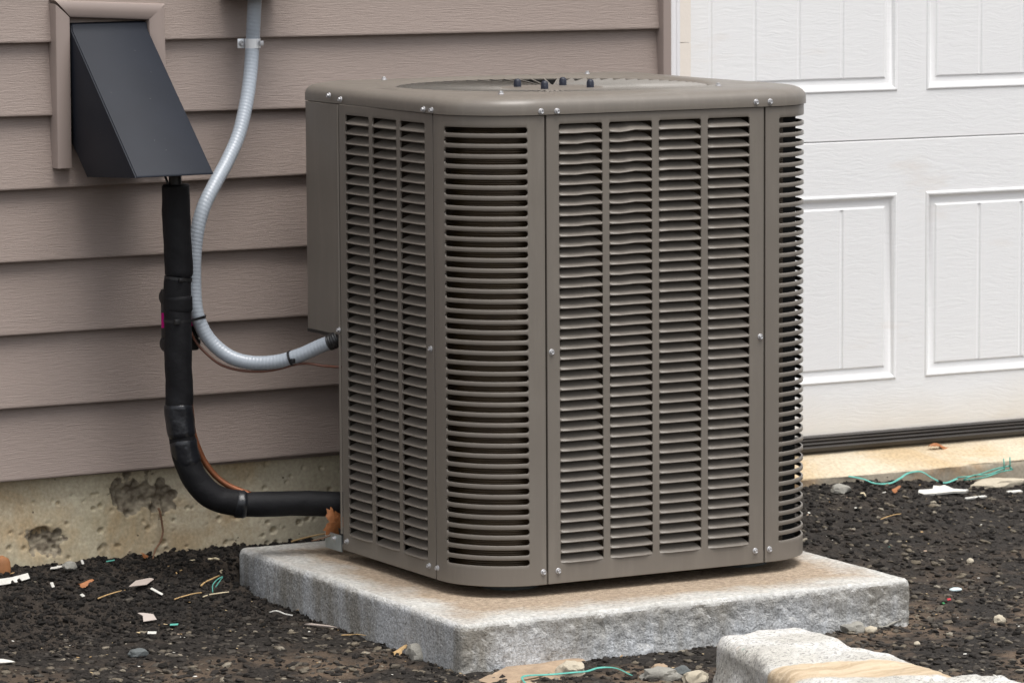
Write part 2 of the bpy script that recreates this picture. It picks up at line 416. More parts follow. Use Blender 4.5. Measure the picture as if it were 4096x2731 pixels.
# ------------------------------------------------------------------ ground
def grid_mesh(name, X, Y, Z, mat, smooth=True):
    ny, nx = X.shape
    me = bpy.data.meshes.new(name); nv = nx*ny
    co = np.stack([X, Y, Z], -1).reshape(-1).astype(np.float32)
    i = np.arange(nv).reshape(ny, nx)
    q = np.stack([i[:-1, :-1], i[:-1, 1:], i[1:, 1:], i[1:, :-1]], -1).reshape(-1, 4)
    me.vertices.add(nv); me.vertices.foreach_set('co', co)
    me.loops.add(q.size); me.loops.foreach_set('vertex_index', q.reshape(-1).astype(np.int32))
    me.polygons.add(len(q)); me.polygons.foreach_set('loop_start', np.arange(0, q.size, 4, dtype=np.int32))
    me.polygons.foreach_set('loop_total', np.full(len(q), 4, dtype=np.int32))
    me.update(); me.validate()
    me.polygons.foreach_set('use_smooth', np.full(len(me.polygons), smooth)); me.materials.append(M[mat]); return me
xs = np.concatenate([np.array([-80, -40, -20, -10, -5, -2, -1, -.3, .2]), np.arange(.6, 3.6, .005), np.array([4., 5, 7, 12, 25, 50, 80])])
ys = np.concatenate([np.array([-80, -40, -20, -10, -6, -4, -3, -2.3, -2.]), np.arange(-1.75, .06, .005), np.array([.3, 1., 3, 8, 20, 40, 80])])
X, Y = np.meshgrid(xs, ys); Zg = grelief(X, Y)
tag(obj('ground', grid_mesh('ground', X, Y, Zg, 'soil')), kind='structure')

SX0, SX1, SY0, SY1 = 1.4435, 2.2990, -.9640, -.1005          # slab footprint
def scatter(name, mat, N, region, size, flat, lift, maxn, sub=1, dens=None, seed=1):
    r = np.random.default_rng(seed)
    bm = bmesh.new(); bmesh.ops.create_icosphere(bm, subdivisions=sub, radius=1)
    bv = np.array([v.co[:] for v in bm.verts]); bf = np.array([[v.index for v in f.verts] for f in bm.faces]); bm.free()
    x = r.uniform(region[0], region[1], N); y = r.uniform(region[2], region[3], N)
    keep = ~((x > SX0+.005) & (x < SX1-.005) & (y > SY0+.005) & (y < SY1-.005))
    # seen by the camera only: a wedge around the view
    u = (x+1.448)*math.cos(.4895)-(y+6.571)*math.sin(.4895); d = (x+1.448)*math.sin(.4895)+(y+6.571)*math.cos(.4895)
    keep &= np.abs(u/d) < .150
    if dens is not None: keep &= r.uniform(0, 1, N) < dens(x, y)
    x = x[keep][:maxn]; y = y[keep][:maxn]; n = len(x)
    s = size[0]*(size[1]/size[0])**(r.uniform(0, 1, n)**1.6)
    sc = s[:, None]*np.stack([r.uniform(.8, 1.25, n), r.uniform(.7, 1.1, n), r.uniform(*flat, n)], 1)
    V = bv[None]*(1+r.uniform(-.34, .34, (n, len(bv), 1)))*sc[:, None]
    a = r.uniform(0, 2*PI, n); ca, sa = np.cos(a)[:, None], np.sin(a)[:, None]
    tx = r.uniform(-.35, .35, n)[:, None]
    vx = V[..., 0]*ca-V[..., 1]*sa; vy = V[..., 0]*sa+V[..., 1]*ca; vz = V[..., 2]+vx*tx
    z = grelief(x, y)+s*lift
    P = np.stack([vx+x[:, None], vy+y[:, None], vz+z[:, None]], -1).reshape(-1, 3)
    F = (bf[None]+(np.arange(n)*len(bv))[:, None, None]).reshape(-1, 3)
    me = bpy.data.meshes.new(name); me.vertices.add(len(P)); me.vertices.foreach_set('co', P.reshape(-1).astype(np.float32))
    me.loops.add(F.size); me.loops.foreach_set('vertex_index', F.reshape(-1).astype(np.int32))
    me.polygons.add(len(F)); me.polygons.foreach_set('loop_start', np.arange(0, F.size, 3, dtype=np.int32)); me.polygons.foreach_set('loop_total', np.full(len(F), 3, dtype=np.int32))
    me.update(); me.validate(); me.polygons.foreach_set('use_smooth', np.full(len(me.polygons), sub > 1)); me.materials.append(M[mat])
    o = obj(name, me); return tag(o, kind='stuff')
fl = lambda x, y: np.clip(sst(-.55, -.25, y)*(1-sst(1.9, 2.3, x))+.22*sst(-.5, -.1, y)*sst(1.9, 2.3, x)+.03, 0, 1)
o = scatter('soil_crumbs', 'clump', 160000, (.6, 3.6, -1.75, .03), (.0011, .0068), (.55, .95), .2, 30000, 1, fl, 3)
o['label'] = 'loose black crumbly soil heaped along the foundation'; o['category'] = 'soil'
o = scatter('pebbles', 'pebble', 60000, (.6, 3.6, -1.75, .03), (.0016, .0088), (.30, .55), .10, 14500, 2, lambda x, y: 1.05-fl(x, y), 7)
o['label'] = 'small dark pebbles pressed into the black ground'; o['category'] = 'gravel'
o = scatter('tiny_litter', 'litter', 1500, (.6, 3.6, -1.6, .03), (.0012, .0042), (.12, .3), 1.6, 330, 1, None, 12)
o['label'] = 'tiny scraps of straw and plastic strewn over the black ground'; o['category'] = 'litter'

# ------------------------------------------------------------------ house wall with lap siding
XL, XR = -1.6, 2.374
wall = thing('house_wall', 'house wall of brown vinyl lap siding left of the garage door', 'wall', (0, 0, 0))
lines = {7: (1.0323, -.0017, 1.6889, .0040), 6: (1.0351, .1265, 1.6904, .1275), 5: (1.0379, .2553, 1.692, .2579), 4: (1.0407, .3834, 1.6935, .3842),
         3: (1.0434, .5095, 1.6951, .5151), 2: (1.0461, .6378, 1.6965, .6344), 1: (1.0489, .7654, 2.3762, .7614)}
def lipz(k, x):
    if k not in lines: return (7-k)*.127+.0015
    x0, z0, x1, z1 = lines[k]; t = min(1.1, max(-.3, (x-x0)/(x1-x0))); return z0+(z1-z0)*t
for k in range(7, -13, -1):
    g = G(); rings = []
    for x in np.linspace(XL, XR, 41):
        z0 = lipz(k, x); z1 = lipz(k-1, x)+.012
        wv = .0007*math.sin(x*5.1+k*1.7)+.0005*math.sin(x*13+k)
        rings.append([(x, .0185, z0+.0010), (x, .003+wv, z0), (x, .0008+wv, z0+.0004), (x, wv, z0+.0016), (x, .0008+wv, z0+.005), (x, .0170, z1)])
    g.loft(rings, False); g.part('siding_course', 'siding', wall, True, 50)
bbox('sheathing', 'siding', wall, XL, XR, .0195, .12, -.004, 2.62, 0)
post = G()
prof = [(.016, 2.372), (-.008, 2.372), (-.0115, 2.3735), (-.0125, 2.377), (-.0125, 2.3885), (-.011, 2.3905), (.016, 2.391)]
post.loft([[(x, y, z) for y, x in prof] for z in (.0, 2.62)], False)
post.loft([[(x, y, z) for y, x in prof] for z in (-.03, 0)], False)
o = post.part('corner_trim', 'trim', wall, True, 35)
# foundation below, with bug holes, spalls and honeycombing as real relief
def foundation():
    xs = np.concatenate([np.arange(XL, .55, .05), np.arange(.55, 1.80, .0028), np.arange(1.80, 2.44, .02)])
    zs = np.arange(-.34, .012, .0028)
    X, Zz = np.meshgrid(xs, zs)
    Y = .030+fbm(X, Zz, 9, 3, 40)*.006+fbm(X, Zz, 60, 3, 44)*.0016
    def cav(cx, cz, rx, rz, depth, seed, rough=1.):
        nonlocal Y
        d = np.hypot((X-cx)/rx, (Zz-cz)/rz)+fbm(X, Zz, 38, 4, seed)*1.5*rough
        m_ = 1-sst(.55, .92, d); Y = Y+m_*(depth*(.55+1.7*np.abs(fbm(X, Zz, 70, 4, seed+5))))
    cav(1.119, -.118, .038, .036, .016, 1); cav(1.124, -.100, .022, .014, .022, 2)
    cav(1.300, -.050, .048, .036, .014, 3, 1.3); cav(1.358, -.056, .026, .034, .012, 4, 1.2); cav(1.335, -.088, .009, .03, .009, 6)
    cav(1.237, -.150, .011, .018, .006, 7)
    rr = np.random.default_rng(9)
    for i in range(120):
        cx, cz, r_ = rr.uniform(.98, 1.72), rr.uniform(-.17, -.01), rr.uniform(.0018, .0052)*(1 if i % 9 else 1.6)
        m_ = 1-sst(.6, 1.05, np.hypot(X-cx, (Zz-cz)*1.1)/r_); Y = Y+m_*r_*1.1
    me = grid_mesh('foundation_wall', X, Y, Zz, 'foundation')
    dirt = np.clip((1-sst(.5, 1.05, np.hypot((X-1.300)/.050, (Zz+.046)/.040)+fbm(X, Zz, 38, 4, 3)*1.7))+(1-sst(.5, 1.05, np.hypot((X-1.358)/.028, (Zz+.054)/.036)+fbm(X, Zz, 38, 4, 4)*1.7))+.6*(1-sst(.5, 1.0, np.hypot((X-1.119)/.042, (Zz+.118)/.040)+fbm(X, Zz, 38, 4, 1)*1.6)), 0, 1)
    at_ = me.attributes.new('crust', 'FLOAT', 'POINT'); at_.data.foreach_set('value', dirt.reshape(-1).astype(np.float32))
    return me
fo = obj('foundation_wall', foundation()); tag(fo, 'stained grey concrete foundation with pits and broken patches under the siding', 'foundation')

# ------------------------------------------------------------------ garage door, jamb, apron
gd = thing('garage_door', 'white embossed garage door with grooved plank panels', 'garage door', (2.43, .06, -.04))
def gp(o):
    o.parent = gd; o.location = (-2.43, -.06, .04); return o
DX0, DX1 = 2.440, 5.0
pan_x = [(2.30, 2.948), (3.0165, 3.79), (3.86, 4.63)]
def section(z0, z1, pz0, pz1, name='door_section'):
    y = .060; g = G()
    # face with openings for the recessed panels
    prev = DX0
    for a, b in pan_x:
        a2 = max(a, DX0)
        if a2 > prev: g.add([(prev, y, z0), (a2, y, z0), (a2, y, z1), (prev, y, z1)], [(0, 1, 2, 3)])
        g.add([(a2, y, z0), (b, y, z0), (b, y, pz0), (a2, y, pz0)], [(0, 1, 2, 3)])
        g.add([(a2, y, pz1), (b, y, pz1), (b, y, z1), (a2, y, z1)], [(0, 1, 2, 3)])
        prev = b
    g.add([(prev, y, z0), (DX1, y, z0), (DX1, y, z1), (prev, y, z1)], [(0, 1, 2, 3)])
    # rolled top and bottom edges of the section
    for zz, s in ((z0, -1), (z1, 1)):
        g.loft([[(DX0, y, zz), (DX1, y, zz)], [(DX0, y+.0012, zz+s*.0014), (DX1, y+.0012, zz+s*.0014)], [(DX0, y+.03, zz+s*.0016), (DX1, y+.03, zz+s*.0016)]], False)
    o = gp(g.part(name, 'door', None, False))
    for a, b in pan_x:
        q = G(); rings = []
        # (inset, depth) across the moulding: raised bead, cove, flat channel, plank step
        for ins, d in ((0, 0), (.0010, -.0016), (.003, -.0026), (.006, -.0020), (.009, .0010), (.0125, .0040), (.016, .0052), (.025, .0054), (.0262, .0040), (.0285, .0026)):
            rings.append([(max(a+ins, DX0), y+d, pz0+ins), (b-ins, y+d, pz0+ins), (b-ins, y+d, pz1-ins), (max(a+ins, DX0), y+d, pz1-ins)])
        q.loft(rings, True); mo = q.part('panel_moulding', 'door', None, True, 28); mo.parent = o
        x = a+.0285; end = b-.0285; w_ = .1003
        if a < 2.4: edges = [2.4395, 2.521, 2.6206, 2.7211, 2.8211, end]
        else:
            nn = int(round((end-x)/w_)); edges = [x+(end-x)*i/nn for i in range(nn+1)]
        for i in range(len(edges)-1):
            e0, e1 = edges[i], edges[i+1]; s = G(); gz0, gz1 = pz0+.0285, pz1-.0285
            l = 0 if i == 0 else .0045; r_ = 0 if i == len(edges)-2 else .0045
            yy = y+.0026
            s.loft([[(e0, yy+.0026, z), (e0+l*.4, yy+.0024, z), (e0+l, yy, z), (e1-r_, yy, z), (e1-r_*.4, yy+.0024, z), (e1, yy+.0026, z)] for z in (gz0, gz1)], False)
            so_ = s.part('plank', 'door', None, False); so_.parent = o
    return o
section(-.0465, .5276, .0535, .4235)
section(.5318, 1.1065, .6256, 1.02)
section(1.1095, 1.6845, 1.205, 1.60)
section(1.6875, 2.26, 1.78, 2.18)
gp(bbox('dark_gap_backing', 'void', None, DX0, DX1, .072, .098, -.045, 2.255, 0))  # dark box added behind the sections to stop light in their gaps
# ribbed rubber foot
g = G(); pr = [(.056, -.0462), (.052, -.050), (.0545, -.0525), (.050, -.0555), (.0535, -.0585), (.049, -.0625), (.0525, -.0655), (.047, -.070), (.050, -.0765), (.056, -.080), (.09, -.080), (.09, -.0462)]
g.loft([[(x, y, z) for y, z in pr] for x in (DX0-.01, DX1)], False)
gp(g.part('bottom_seal', 'rubber', None, True, 25))
jm = thing('door_jamb', 'white and cream vertical jamb between the siding and the garage door', 'door jamb', (2.39, 0, 0))
g = G(); pr = [(.05, 2.392), (-.004, 2.392), (-.006, 2.3935), (-.006, 2.399), (-.004, 2.4005), (-.004, 2.405), (-.006, 2.4065), (-.006, 2.411), (-.004, 2.414), (.05, 2.415)]
g.loft([[(x, y, z) for y, x in pr] for z in (-.08, 2.3)], False)
o = g.part('casing', 'white', jm, True, 30); o.location = (-2.39, 0, 0)
for z0_, z1_ in ((-.075, .7335), (.7345, 2.3)):
    o = bbox('stop_moulding', 'cream', jm, 2.4165, 2.4470, .012, .056, z0_, z1_, 0); o.location = (-2.39, 0, 0)
o = bbox('header', 'siding', None, 2.374, 5.2, -.002, .12, 2.30, 2.62, 0); tag(o, 'brown boxed header above the garage door', 'header')
def apron():
    xs = np.arange(2.42, 5.1, .012); ss = np.linspace(0, 1, 60); X = []; Y = []; Z = []
    prof = []
    for s in ss:
        if s < .62: t = s/.62; prof.append((.14-.185*t, -.0785-.0337*max(0, t-.3)**1.2/.652))
        elif s < .78:
            t = (s-.62)/.16; a = t*PI/2; prof.append((-.045-.004*math.sin(a), -.1122-.004+.004*math.cos(a)))
        else: t = (s-.78)/.22; prof.append((-.049-.003*t, -.1162-.14*t))
    P = np.array(prof); X, I = np.meshgrid(xs, np.arange(len(P)))
    Y = P[I, 0]+fbm(X, I*.02, 9, 4, 60)*.006; Z = P[I, 1]+fbm(X, I*.02, 14, 4, 66)*.004
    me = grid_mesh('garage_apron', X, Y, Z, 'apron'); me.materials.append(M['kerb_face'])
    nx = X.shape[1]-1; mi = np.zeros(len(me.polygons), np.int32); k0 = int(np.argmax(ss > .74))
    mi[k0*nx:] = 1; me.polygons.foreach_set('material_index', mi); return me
tag(obj('garage_apron', apron()), 'tan stained concrete apron under the garage door seal', 'apron')

# ------------------------------------------------------------------ concrete pad
def pad():
    x0, x1, y0, y1, z0, z1 = SX0-.002, SX1+.003, SY0-.003, SY1+.002, -.30, -.1367
    bm = bmesh.new(); bmesh.ops.create_cube(bm, size=1)
    bmesh.ops.scale(bm, vec=(x1-x0, y1-y0, z1-z0), verts=bm.verts)
    bmesh.ops.translate(bm, vec=((x0+x1)/2, (y0+y1)/2, (z0+z1)/2), verts=bm.verts)
    bmesh.ops.bevel(bm, geom=[e for e in bm.edges], offset=.012, segments=4, affect='EDGES', profile=.5)
    me = bpy.data.meshes.new('pad'); bm.to_mesh(me); bm.free()
    # regular dense remesh by slicing
    bm = bmesh.new(); bm.from_mesh(me)
    def cut(axis, vals):
        no = [0, 0, 0]; no[axis] = 1
        for v in vals:
            co = [0, 0, 0]; co[axis] = v
            bmesh.ops.bisect_plane(bm, geom=bm.verts[:]+bm.edges[:]+bm.faces[:], plane_co=co, plane_no=no)
    cut(0, np.arange(x0+.014, x1-.012, .0045)); cut(1, np.arange(y0+.014, y1-.012, .0045)); cut(2, np.arange(-.235, z1-.013, .0045))
    bm.to_mesh(me); bm.free()
    n = len(me.vertices); co = np.empty(n*3, np.float32); me.vertices.foreach_get('co', co); co = co.reshape(-1, 3).astype(float)
    no = np.empty(n*3, np.float32); me.vertices.foreach_get('normal', no); no = no.reshape(-1, 3)
    a = co[:, 0]+co[:, 1]*.6; b = co[:, 2]*1.0+co[:, 1]*.8
    side = 1-np.abs(no[:, 2]); front = np.clip(-no[:, 1], 0, 1)*side
    d = fbm(a, b, 5, 3, 70)*.004+(fbm(co[:, 0]+co[:, 1], co[:, 2], 42, 2, 75)*(.0014*side+.0040*front))-np.clip(fbm(co[:, 0]+co[:, 1], co[:, 2], 105, 2, 85)+.02, 0, 1)*(.0016*side+.0075*front)+fbm(a, b, 60, 2, 79)*.0014
    co += no*d[:, None]
    me.vertices.foreach_set('co', co.reshape(-1).astype(np.float32)); me.polygons.foreach_set('use_smooth', np.full(len(me.polygons), True))
    me.materials.append(M['slab']); me.update(); return me
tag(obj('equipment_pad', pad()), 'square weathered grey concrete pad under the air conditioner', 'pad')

# ------------------------------------------------------------------ air conditioner (local frame: x right along the front, y to the wall)
AC = thing('air_conditioner', 'taupe outdoor air conditioner unit with louvered sides on a concrete pad', 'air conditioner', (1.549293, -.808379, 0), .010363)
ZB, ZT = -.1167, .6590; XW = .6955; RC = .125
FL = .1363-RC                                           # short flat each side of the corner arc
def map_left(s, z, d): return (d, .4880-s, z)            # s from the back edge to the corner seam
def map_front(s, z, d): return (.1375+s, d, z)
def arc(s, d, f0):
    if s < f0: return None
    return min((s-f0)/RC, PI/2)
def map_cl(s, z, d):
    f = FL
    if s < f: return (d, .1363-s, z)
    a = (s-f)/RC
    if a < PI/2: return (RC-(RC-d)*math.cos(a), RC-(RC-d)*math.sin(a), z)
    return (RC+(s-f-RC*PI/2), d, z)
FR_ = (XW-RC)-.5610
def map_cr(s, z, d):
    if s < FR_: return (.5610+s, d, z)
    a = (s-FR_)/RC
    if a < PI/2: return (XW-RC+(RC-d)*math.sin(a), RC-(RC-d)*math.cos(a), z)
    return (XW-d, RC+(s-FR_-RC*PI/2), z)

def strip_pts(s0, s1, r, curved):
    n = 14 if curved else 5
    e = [0, .15, .5, 1.]
    a = [s0+r*(1-math.cos(t*PI/2)) for t in (0, .25, .5, .75, 1)]
    b = [s1-(x-s0) for x in a][::-1]
    mid = [a[-1]+(b[0]-a[-1])*i/n for i in range(1, n)]
    return a+mid+b
def hole_edge(s, s0, s1, r):
    dd = min(s-s0, s1-s)
    if dd >= r: return 0.
    return r-math.sqrt(max(0, r*r-(r-dd)**2))
def bar_mesh(mp, s0, s1, zhi_b, zlo_t, r, bv, curved, slat=None, wave=None):
    """metal strip between the hole above (its bottom zhi_b) and the hole below (its top zlo_t)"""
    g = G(); rings = []
    for s in strip_pts(s0, s1, r, curved):
        e = hole_edge(s, s0, s1, r)
        zh = zhi_b+e; zl = zlo_t-e
        wv = wave(s) if wave else 0
        zh += wv; zl += wv
        if slat:
            u = min(1, max(0, (min(s-s0, s1-s)-.0008)/.0060)); bo = -.0034*u*u*(3-2*u)
            zm = (zh+zl)/2
            rings.append([mp(s, zh+.0006, bo+.0012), mp(s, zh, bo+.0004), mp(s, zh-.0006, bo), mp(s, zm, bo+.0002), mp(s, zm-.0005, bo+.0009), mp(s, zl+.0006, bo+.0026), mp(s, zl+.0001, .0012), mp(s, zl, .0032)])
            continue
        rings.append([mp(s, zh, .0032), mp(s, zh, bv), mp(s, zh-.3*bv, .3*bv), mp(s, zh-bv, 0), mp(s, zl+bv, 0), mp(s, zl+.3*bv, .3*bv), mp(s, zl, bv), mp(s, zl, .0032)])
    g.loft(rings, False)
    if slat:
        h, dep = slat; rr = []
        for t, dd in ((0, -.0022), (.10, -.0008), (.26, .0020), (.50, .0062), (.76, .0105), (1, .0145)):
            ins = .0006+.0085*max(0, t-.25)**1.6
            a, b = s0+ins, s1-ins
            row = []
            for i in range(9):
                u = i/8; s = a+(b-a)*u
                z = zhi_b+h*t-.0006*(abs(2*u-1)**6)*t*4; d_ = dd
                ue = min(1, max(0, (min(s-s0, s1-s)-.0008)/.0060)); d_ = dd if dd > .001 else .001+(dd-.001)*ue*ue*(3-2*ue)
                if wave: z += wave(s)
                row.append(mp(s, z, d_))
            rr.append(row)
        g.loft(rr, False)
        # returned thickness on the upper edge
        g.loft([rr[-1], [(p[0], p[1], p[2]) for p in [tuple(Vector(q)+Vector((0, 0, -.0014))) for q in rr[-1]]]], False)
    return g
def flat_quads(g, mp, s0, s1, z0, z1, ns=1, nz=1, d=0):
    rows = [[mp(s0+(s1-s0)*i/ns, z0+(z1-z0)*j/nz, d) for i in range(ns+1)] for j in range(nz+1)]
    g.loft(rows, False)
def panel(name, mp, W, cols, zlist, h, r, bv, curved, slat, piece, zb=ZB, zt=ZT, dents=None):
    """cols: list of (s0,s1); zlist: bottoms of the openings from top to bottom; h: opening height"""
    fr = G(); ns = 20 if curved else 1
    e0 = .0018; s_in, s_out = e0, W-e0
    ztop = zlist[0]+h; zbot = zlist[-1]
    sm = lambda a, b: max(1, int((b-a)/.008)) if curved else 1
    mt = .006; mb = .006                                  # partial strips above first and below last opening
    stiles = [s_in]+[x for c in cols for x in c]+[s_out]
    flat_quads(fr, mp, s_in, s_out, ztop+mt, zt, sm(s_in, s_out)); flat_quads(fr, mp, s_in, s_out, zb, zbot-mb, sm(s_in, s_out))
    for i in range(0, len(stiles), 2):
        flat_quads(fr, mp, stiles[i], stiles[i+1], zbot-mb, ztop+mt, sm(stiles[i], stiles[i+1]))
    # turned edges all round
    for s in (s_in, s_out):
        sg = 1 if s == s_out else -1
        fr.loft([[mp(s, z, 0) for z in (zb, zt)], [mp(s+sg*.0007, z, .0008) for z in (zb, zt)], [mp(s+sg*.0007, z, .012) for z in (zb, zt)]], False)
    nn = sm(s_in, s_out) if curved else 1
    for z, sg in ((zb, -1), (zt, 1)):
        fr.loft([[mp(s_in+(s_out-s_in)*i/nn, z+sg*dz, d) for i in range(nn+1)] for dz, d in ((0, 0), (.0007, .0008), (.0007, .012))], False)
    for (s0, s1) in cols:
        # inner flanks of the openings along the stiles
        if not curved:
            for s in (s0, s1): fr.loft([[mp(s, z, 0) for z in (zbot, ztop)], [mp(s, z, .0032) for z in (zbot, ztop)]], False)
        top = bar_mesh(mp, s0, s1, ztop+mt+.0, ztop, r, bv, curved)
        # the strips above the first and below the last opening: plain on the far side
        for (zh, zl, isTop) in ((ztop+mt, ztop, True), (zbot, zbot-mb, False)):
            rings = []
            for s in strip_pts(s0, s1, r, curved):
                e = hole_edge(s, s0, s1, r)
                if isTop: rings.append([mp(s, zh, 0), mp(s, zl-e+bv, 0), mp(s, zl-e+.3*bv, .3*bv), mp(s, zl-e, bv), mp(s, zl-e, .0032)])
                else: rings.append([mp(s, zh+e, .0032), mp(s, zh+e, bv), mp(s, zh+e-.3*bv, .3*bv), mp(s, zh+e-bv, 0), mp(s, zl, 0)])
            fr.loft(rings, False)
    P = fr.part(name, 'paint', AC, True, 35)
    for ci, (s0, s1) in enumerate(cols):
        for k, z0 in enumerate(zlist):
            last = k == len(zlist)-1
            wave = None
            if dents and ci in dents and k < 22:
                amp, pos = dents[ci]; am = amp*(1-k/24)*(.35+.65*math.sin(k*(1.9+.37*ci)+ci*1.7)**2); c0 = s0+(s1-s0)*pos
                wave = lambda s, am=am, c0=c0: am*math.tanh((s-c0)/.008)*math.exp(-((s-c0)/.028)**2)
            if last:
                if slat:
                    g = bar_mesh(mp, s0, s1, z0, z0-.0025, .0012, .0008, curved, slat)
                    g.part(piece, 'paint', P, True, 40)
                continue
            g = bar_mesh(mp, s0, s1, z0, zlist[k+1]+h, r, bv, curved, slat, wave)
            g.part(piece, 'paint', P, True, 40)
    return P
zf = [.6300-.016969*k for k in range(43)]
zl = [.6285-.017060*k for k in range(43)]
zc = [.6310-.017005*k for k in range(43)]
panel('front_panel', map_front, .4225, [(.1617-.1375+.0953*i, .1617-.1375+.0953*i+.0828) for i in range(4)], zf, .0143, .0040, .0009, False, (.0122, .0105), 'louver',
      dents={0: (.0016, .55), 1: (.0022, .42), 2: (.0012, .08)})
panel('side_panel', map_left, .3505, [(.4880-.4625+.1033*i, .4880-.4625+.1033*i+.0905) for i in range(3)], zl, .0143, .0040, .0009, False, (.0122, .0105), 'side_louver')
panel('corner_panel', map_cl, FL*2+RC*PI/2, [(.035, .187)], zc, .0095, .0044, .0015, True, None, 'grille_bar')
panel('corner_panel', map_cr, FR_+RC*PI/2+FL, [(.029, .029+.176)], zc, .0095, .0044, .0015, True, None, 'grille_bar')

# outline of the body at an inset (rounded square with the service corner cut away)
def outline(off, n=14, notch=True, chamfer=True):
    P = []
    def a_(cx, cy, r, t0, t1, m=n):
        for i in range(m+1):
            t = t0+(t1-t0)*i/m; P.append((cx+r*math.cos(t), cy+r*math.sin(t)))
    r = max(.004, RC-off)
    a_(RC, RC, r, PI, 1.5*PI); a_(XW-RC, RC, r, 1.5*PI, 2*PI)
    a_(XW-.05, .695-.05, max(.003, .05-off), 0, PI/2, 6)
    if notch: P.extend([(.10+off, .695-off), (.10+off, .49-off), (off, .49-off)])
    else:
        P.append((.075+off*.4, .695-off)); a_(.016+.012, .634-.01, max(.002, .02-off), .75*PI, PI, 4)
    return P
# base pan, feet, rear and right plain panels
g = G(); o1 = outline(.004); g.loft([[(x, y, z) for x, y in o1] for z in (ZB-.001, ZB+.02)], True, True, True); g.part('base_pan', 'paint', AC, True, 40)
for fx, fy in ((.13, .12), (.585, .12), (.13, .45), (.585, .58)):
    g = G(); g.loft([[(fx+.048*math.cos(t), fy+.048*math.sin(t), z) for t in np.linspace(0, 2*PI, 24, endpoint=False)] for z in (-.1385, ZB-.001)], True, True, True)
    g.part('foot', 'stone_dark', AC, True, 40)
bbox('right_panel', 'paint', AC, XW-.004, XW, .138, .640, ZB, ZT, 0)
bbox('back_panel', 'paint', AC, .105, .64, .691, .695, ZB, ZT, 0)
g = G(); g.box(.098, .102, .494, .69, ZB+.02, .26); g.box(.004, .098, .486, .4895, ZB, .66); g.part('service_recess', 'paint', AC)
# condenser coil just behind the panels
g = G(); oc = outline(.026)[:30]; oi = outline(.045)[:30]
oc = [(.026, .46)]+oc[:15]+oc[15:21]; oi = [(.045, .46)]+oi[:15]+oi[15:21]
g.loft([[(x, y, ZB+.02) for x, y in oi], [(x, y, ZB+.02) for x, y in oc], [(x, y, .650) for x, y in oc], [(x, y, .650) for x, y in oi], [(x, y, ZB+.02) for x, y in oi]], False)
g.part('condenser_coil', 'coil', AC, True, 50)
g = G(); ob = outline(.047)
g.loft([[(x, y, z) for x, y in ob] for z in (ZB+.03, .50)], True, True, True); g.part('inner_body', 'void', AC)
g = G(); g.box(.600, .6675, .071, .20, ZB+.02, .655); g.part('dark_gap_column', 'void', AC)  # black column standing in for the dark gap where the coil ends
# control box on the service corner
def control_box():
    P = [(.0, .4965), (.0, .612)]
    for i in range(7): t = PI-PI/4*i/6; P.append((.020+.020*math.cos(t), .614+.020*math.sin(t)))
    P += [(.068, .688), (.098, .688), (.098, .4925), (.004, .4925)]
    return P
cb = control_box()
g = G(); zc0, zc1 = .2585, ZT
def inset(P, d):
    c = Vector((sum(p[0] for p in P)/len(P), sum(p[1] for p in P)/len(P)))
    return [tuple(Vector(p)+(c-Vector(p)).normalized()*d) for p in P]
g.loft([[(x, y, zc0) for x, y in inset(cb, .003)], [(x, y, zc0+.001) for x, y in cb], [(x, y, zc1) for x, y in cb]], True, True, True)
bx = g.part('control_box', 'paint', AC, True, 35)
g = G(); cc = [(x, y) for x, y in inset(cb, -.0015)]
g.loft([[(x, y, zc0-.0045) for x, y in cc], [(x, y, zc0+.0005) for x, y in cc]], True, True, True); o = g.part('edge_gasket', 'black', bx); 
# a raised bend beside the side panel
g = G(); g.loft([[(.000, .4958, z), (-.0016, .4940, z), (-.0016, .4915, z), (.0005, .4895, z)] for z in (-.09, .658)], False); g.part('corner_flange', 'paint', AC, True, 60)

# top cover: skirt, rolled shoulder, flat crown, raised ring, throat
CX, CY = .345, .350
def cover():
    N = 144; g = G(); rings = []
    base = outline(-.0035, 24, False)
    # resample the outline by angle about the fan centre
    Pn = [Vector(p) for p in base]
    def ray(th, pts):
        d = Vector((math.cos(th), math.sin(th))); best = 0
        for i in range(len(pts)):
            a, b = pts[i], pts[(i+1) % len(pts)]; e = b-a; c = Vector((CX, CY)); den = d.x*e.y-d.y*e.x
            if abs(den) < 1e-12: continue
            t = ((a.x-c.x)*e.y-(a.y-c.y)*e.x)/den; u = ((a.x-c.x)*d.y-(a.y-c.y)*d.x)/den
            if t > 0 and -1e-6 <= u <= 1+1e-6: best = max(best, t)
        return best
    # extra angles so that corners stay crisp
    angs = sorted(set([round(2*PI*i/N, 5) for i in range(N)]+[round(math.atan2(p.y-CY, p.x-CX) % (2*PI), 5) for p in Pn]))
    rad = [ray(t, Pn) for t in angs]
    def ring(f, z): return [(CX+f(i, t)*math.cos(t), CY+f(i, t)*math.sin(t), z) for i, t in enumerate(angs)]
    off = lambda d: (lambda i, t: rad[i]-d)
    rings += [ring(off(.004), .6606), ring(off(.0), .6604), ring(off(-.0002), .6640), ring(off(0), .6735), ring(off(.0016), .6785), ring(off(.0055), .6832), ring(off(.0115), .6868), ring(off(.0195), .6893), ring(off(.030), .6908)]
    def blend(k, z): return ring(lambda i, t: (rad[i]-.030)*(1-k)+.316*k, z)
    rings += [blend(.5, .6911), blend(.85, .6911), blend(1., .6909)]
    for rr, z in ((.308, .6906), (.3045, .6910), (.300, .6920), (.294, .6923), (.288, .6918), (.281, .6902), (.274, .6880), (.2716, .6868), (.2716, .6850)):
        rings.append(ring(lambda i, t, rr=rr: rr, z))
    g.loft(rings, True); return g.part('top_cover', 'paint', AC, True, 60)
cv = cover()
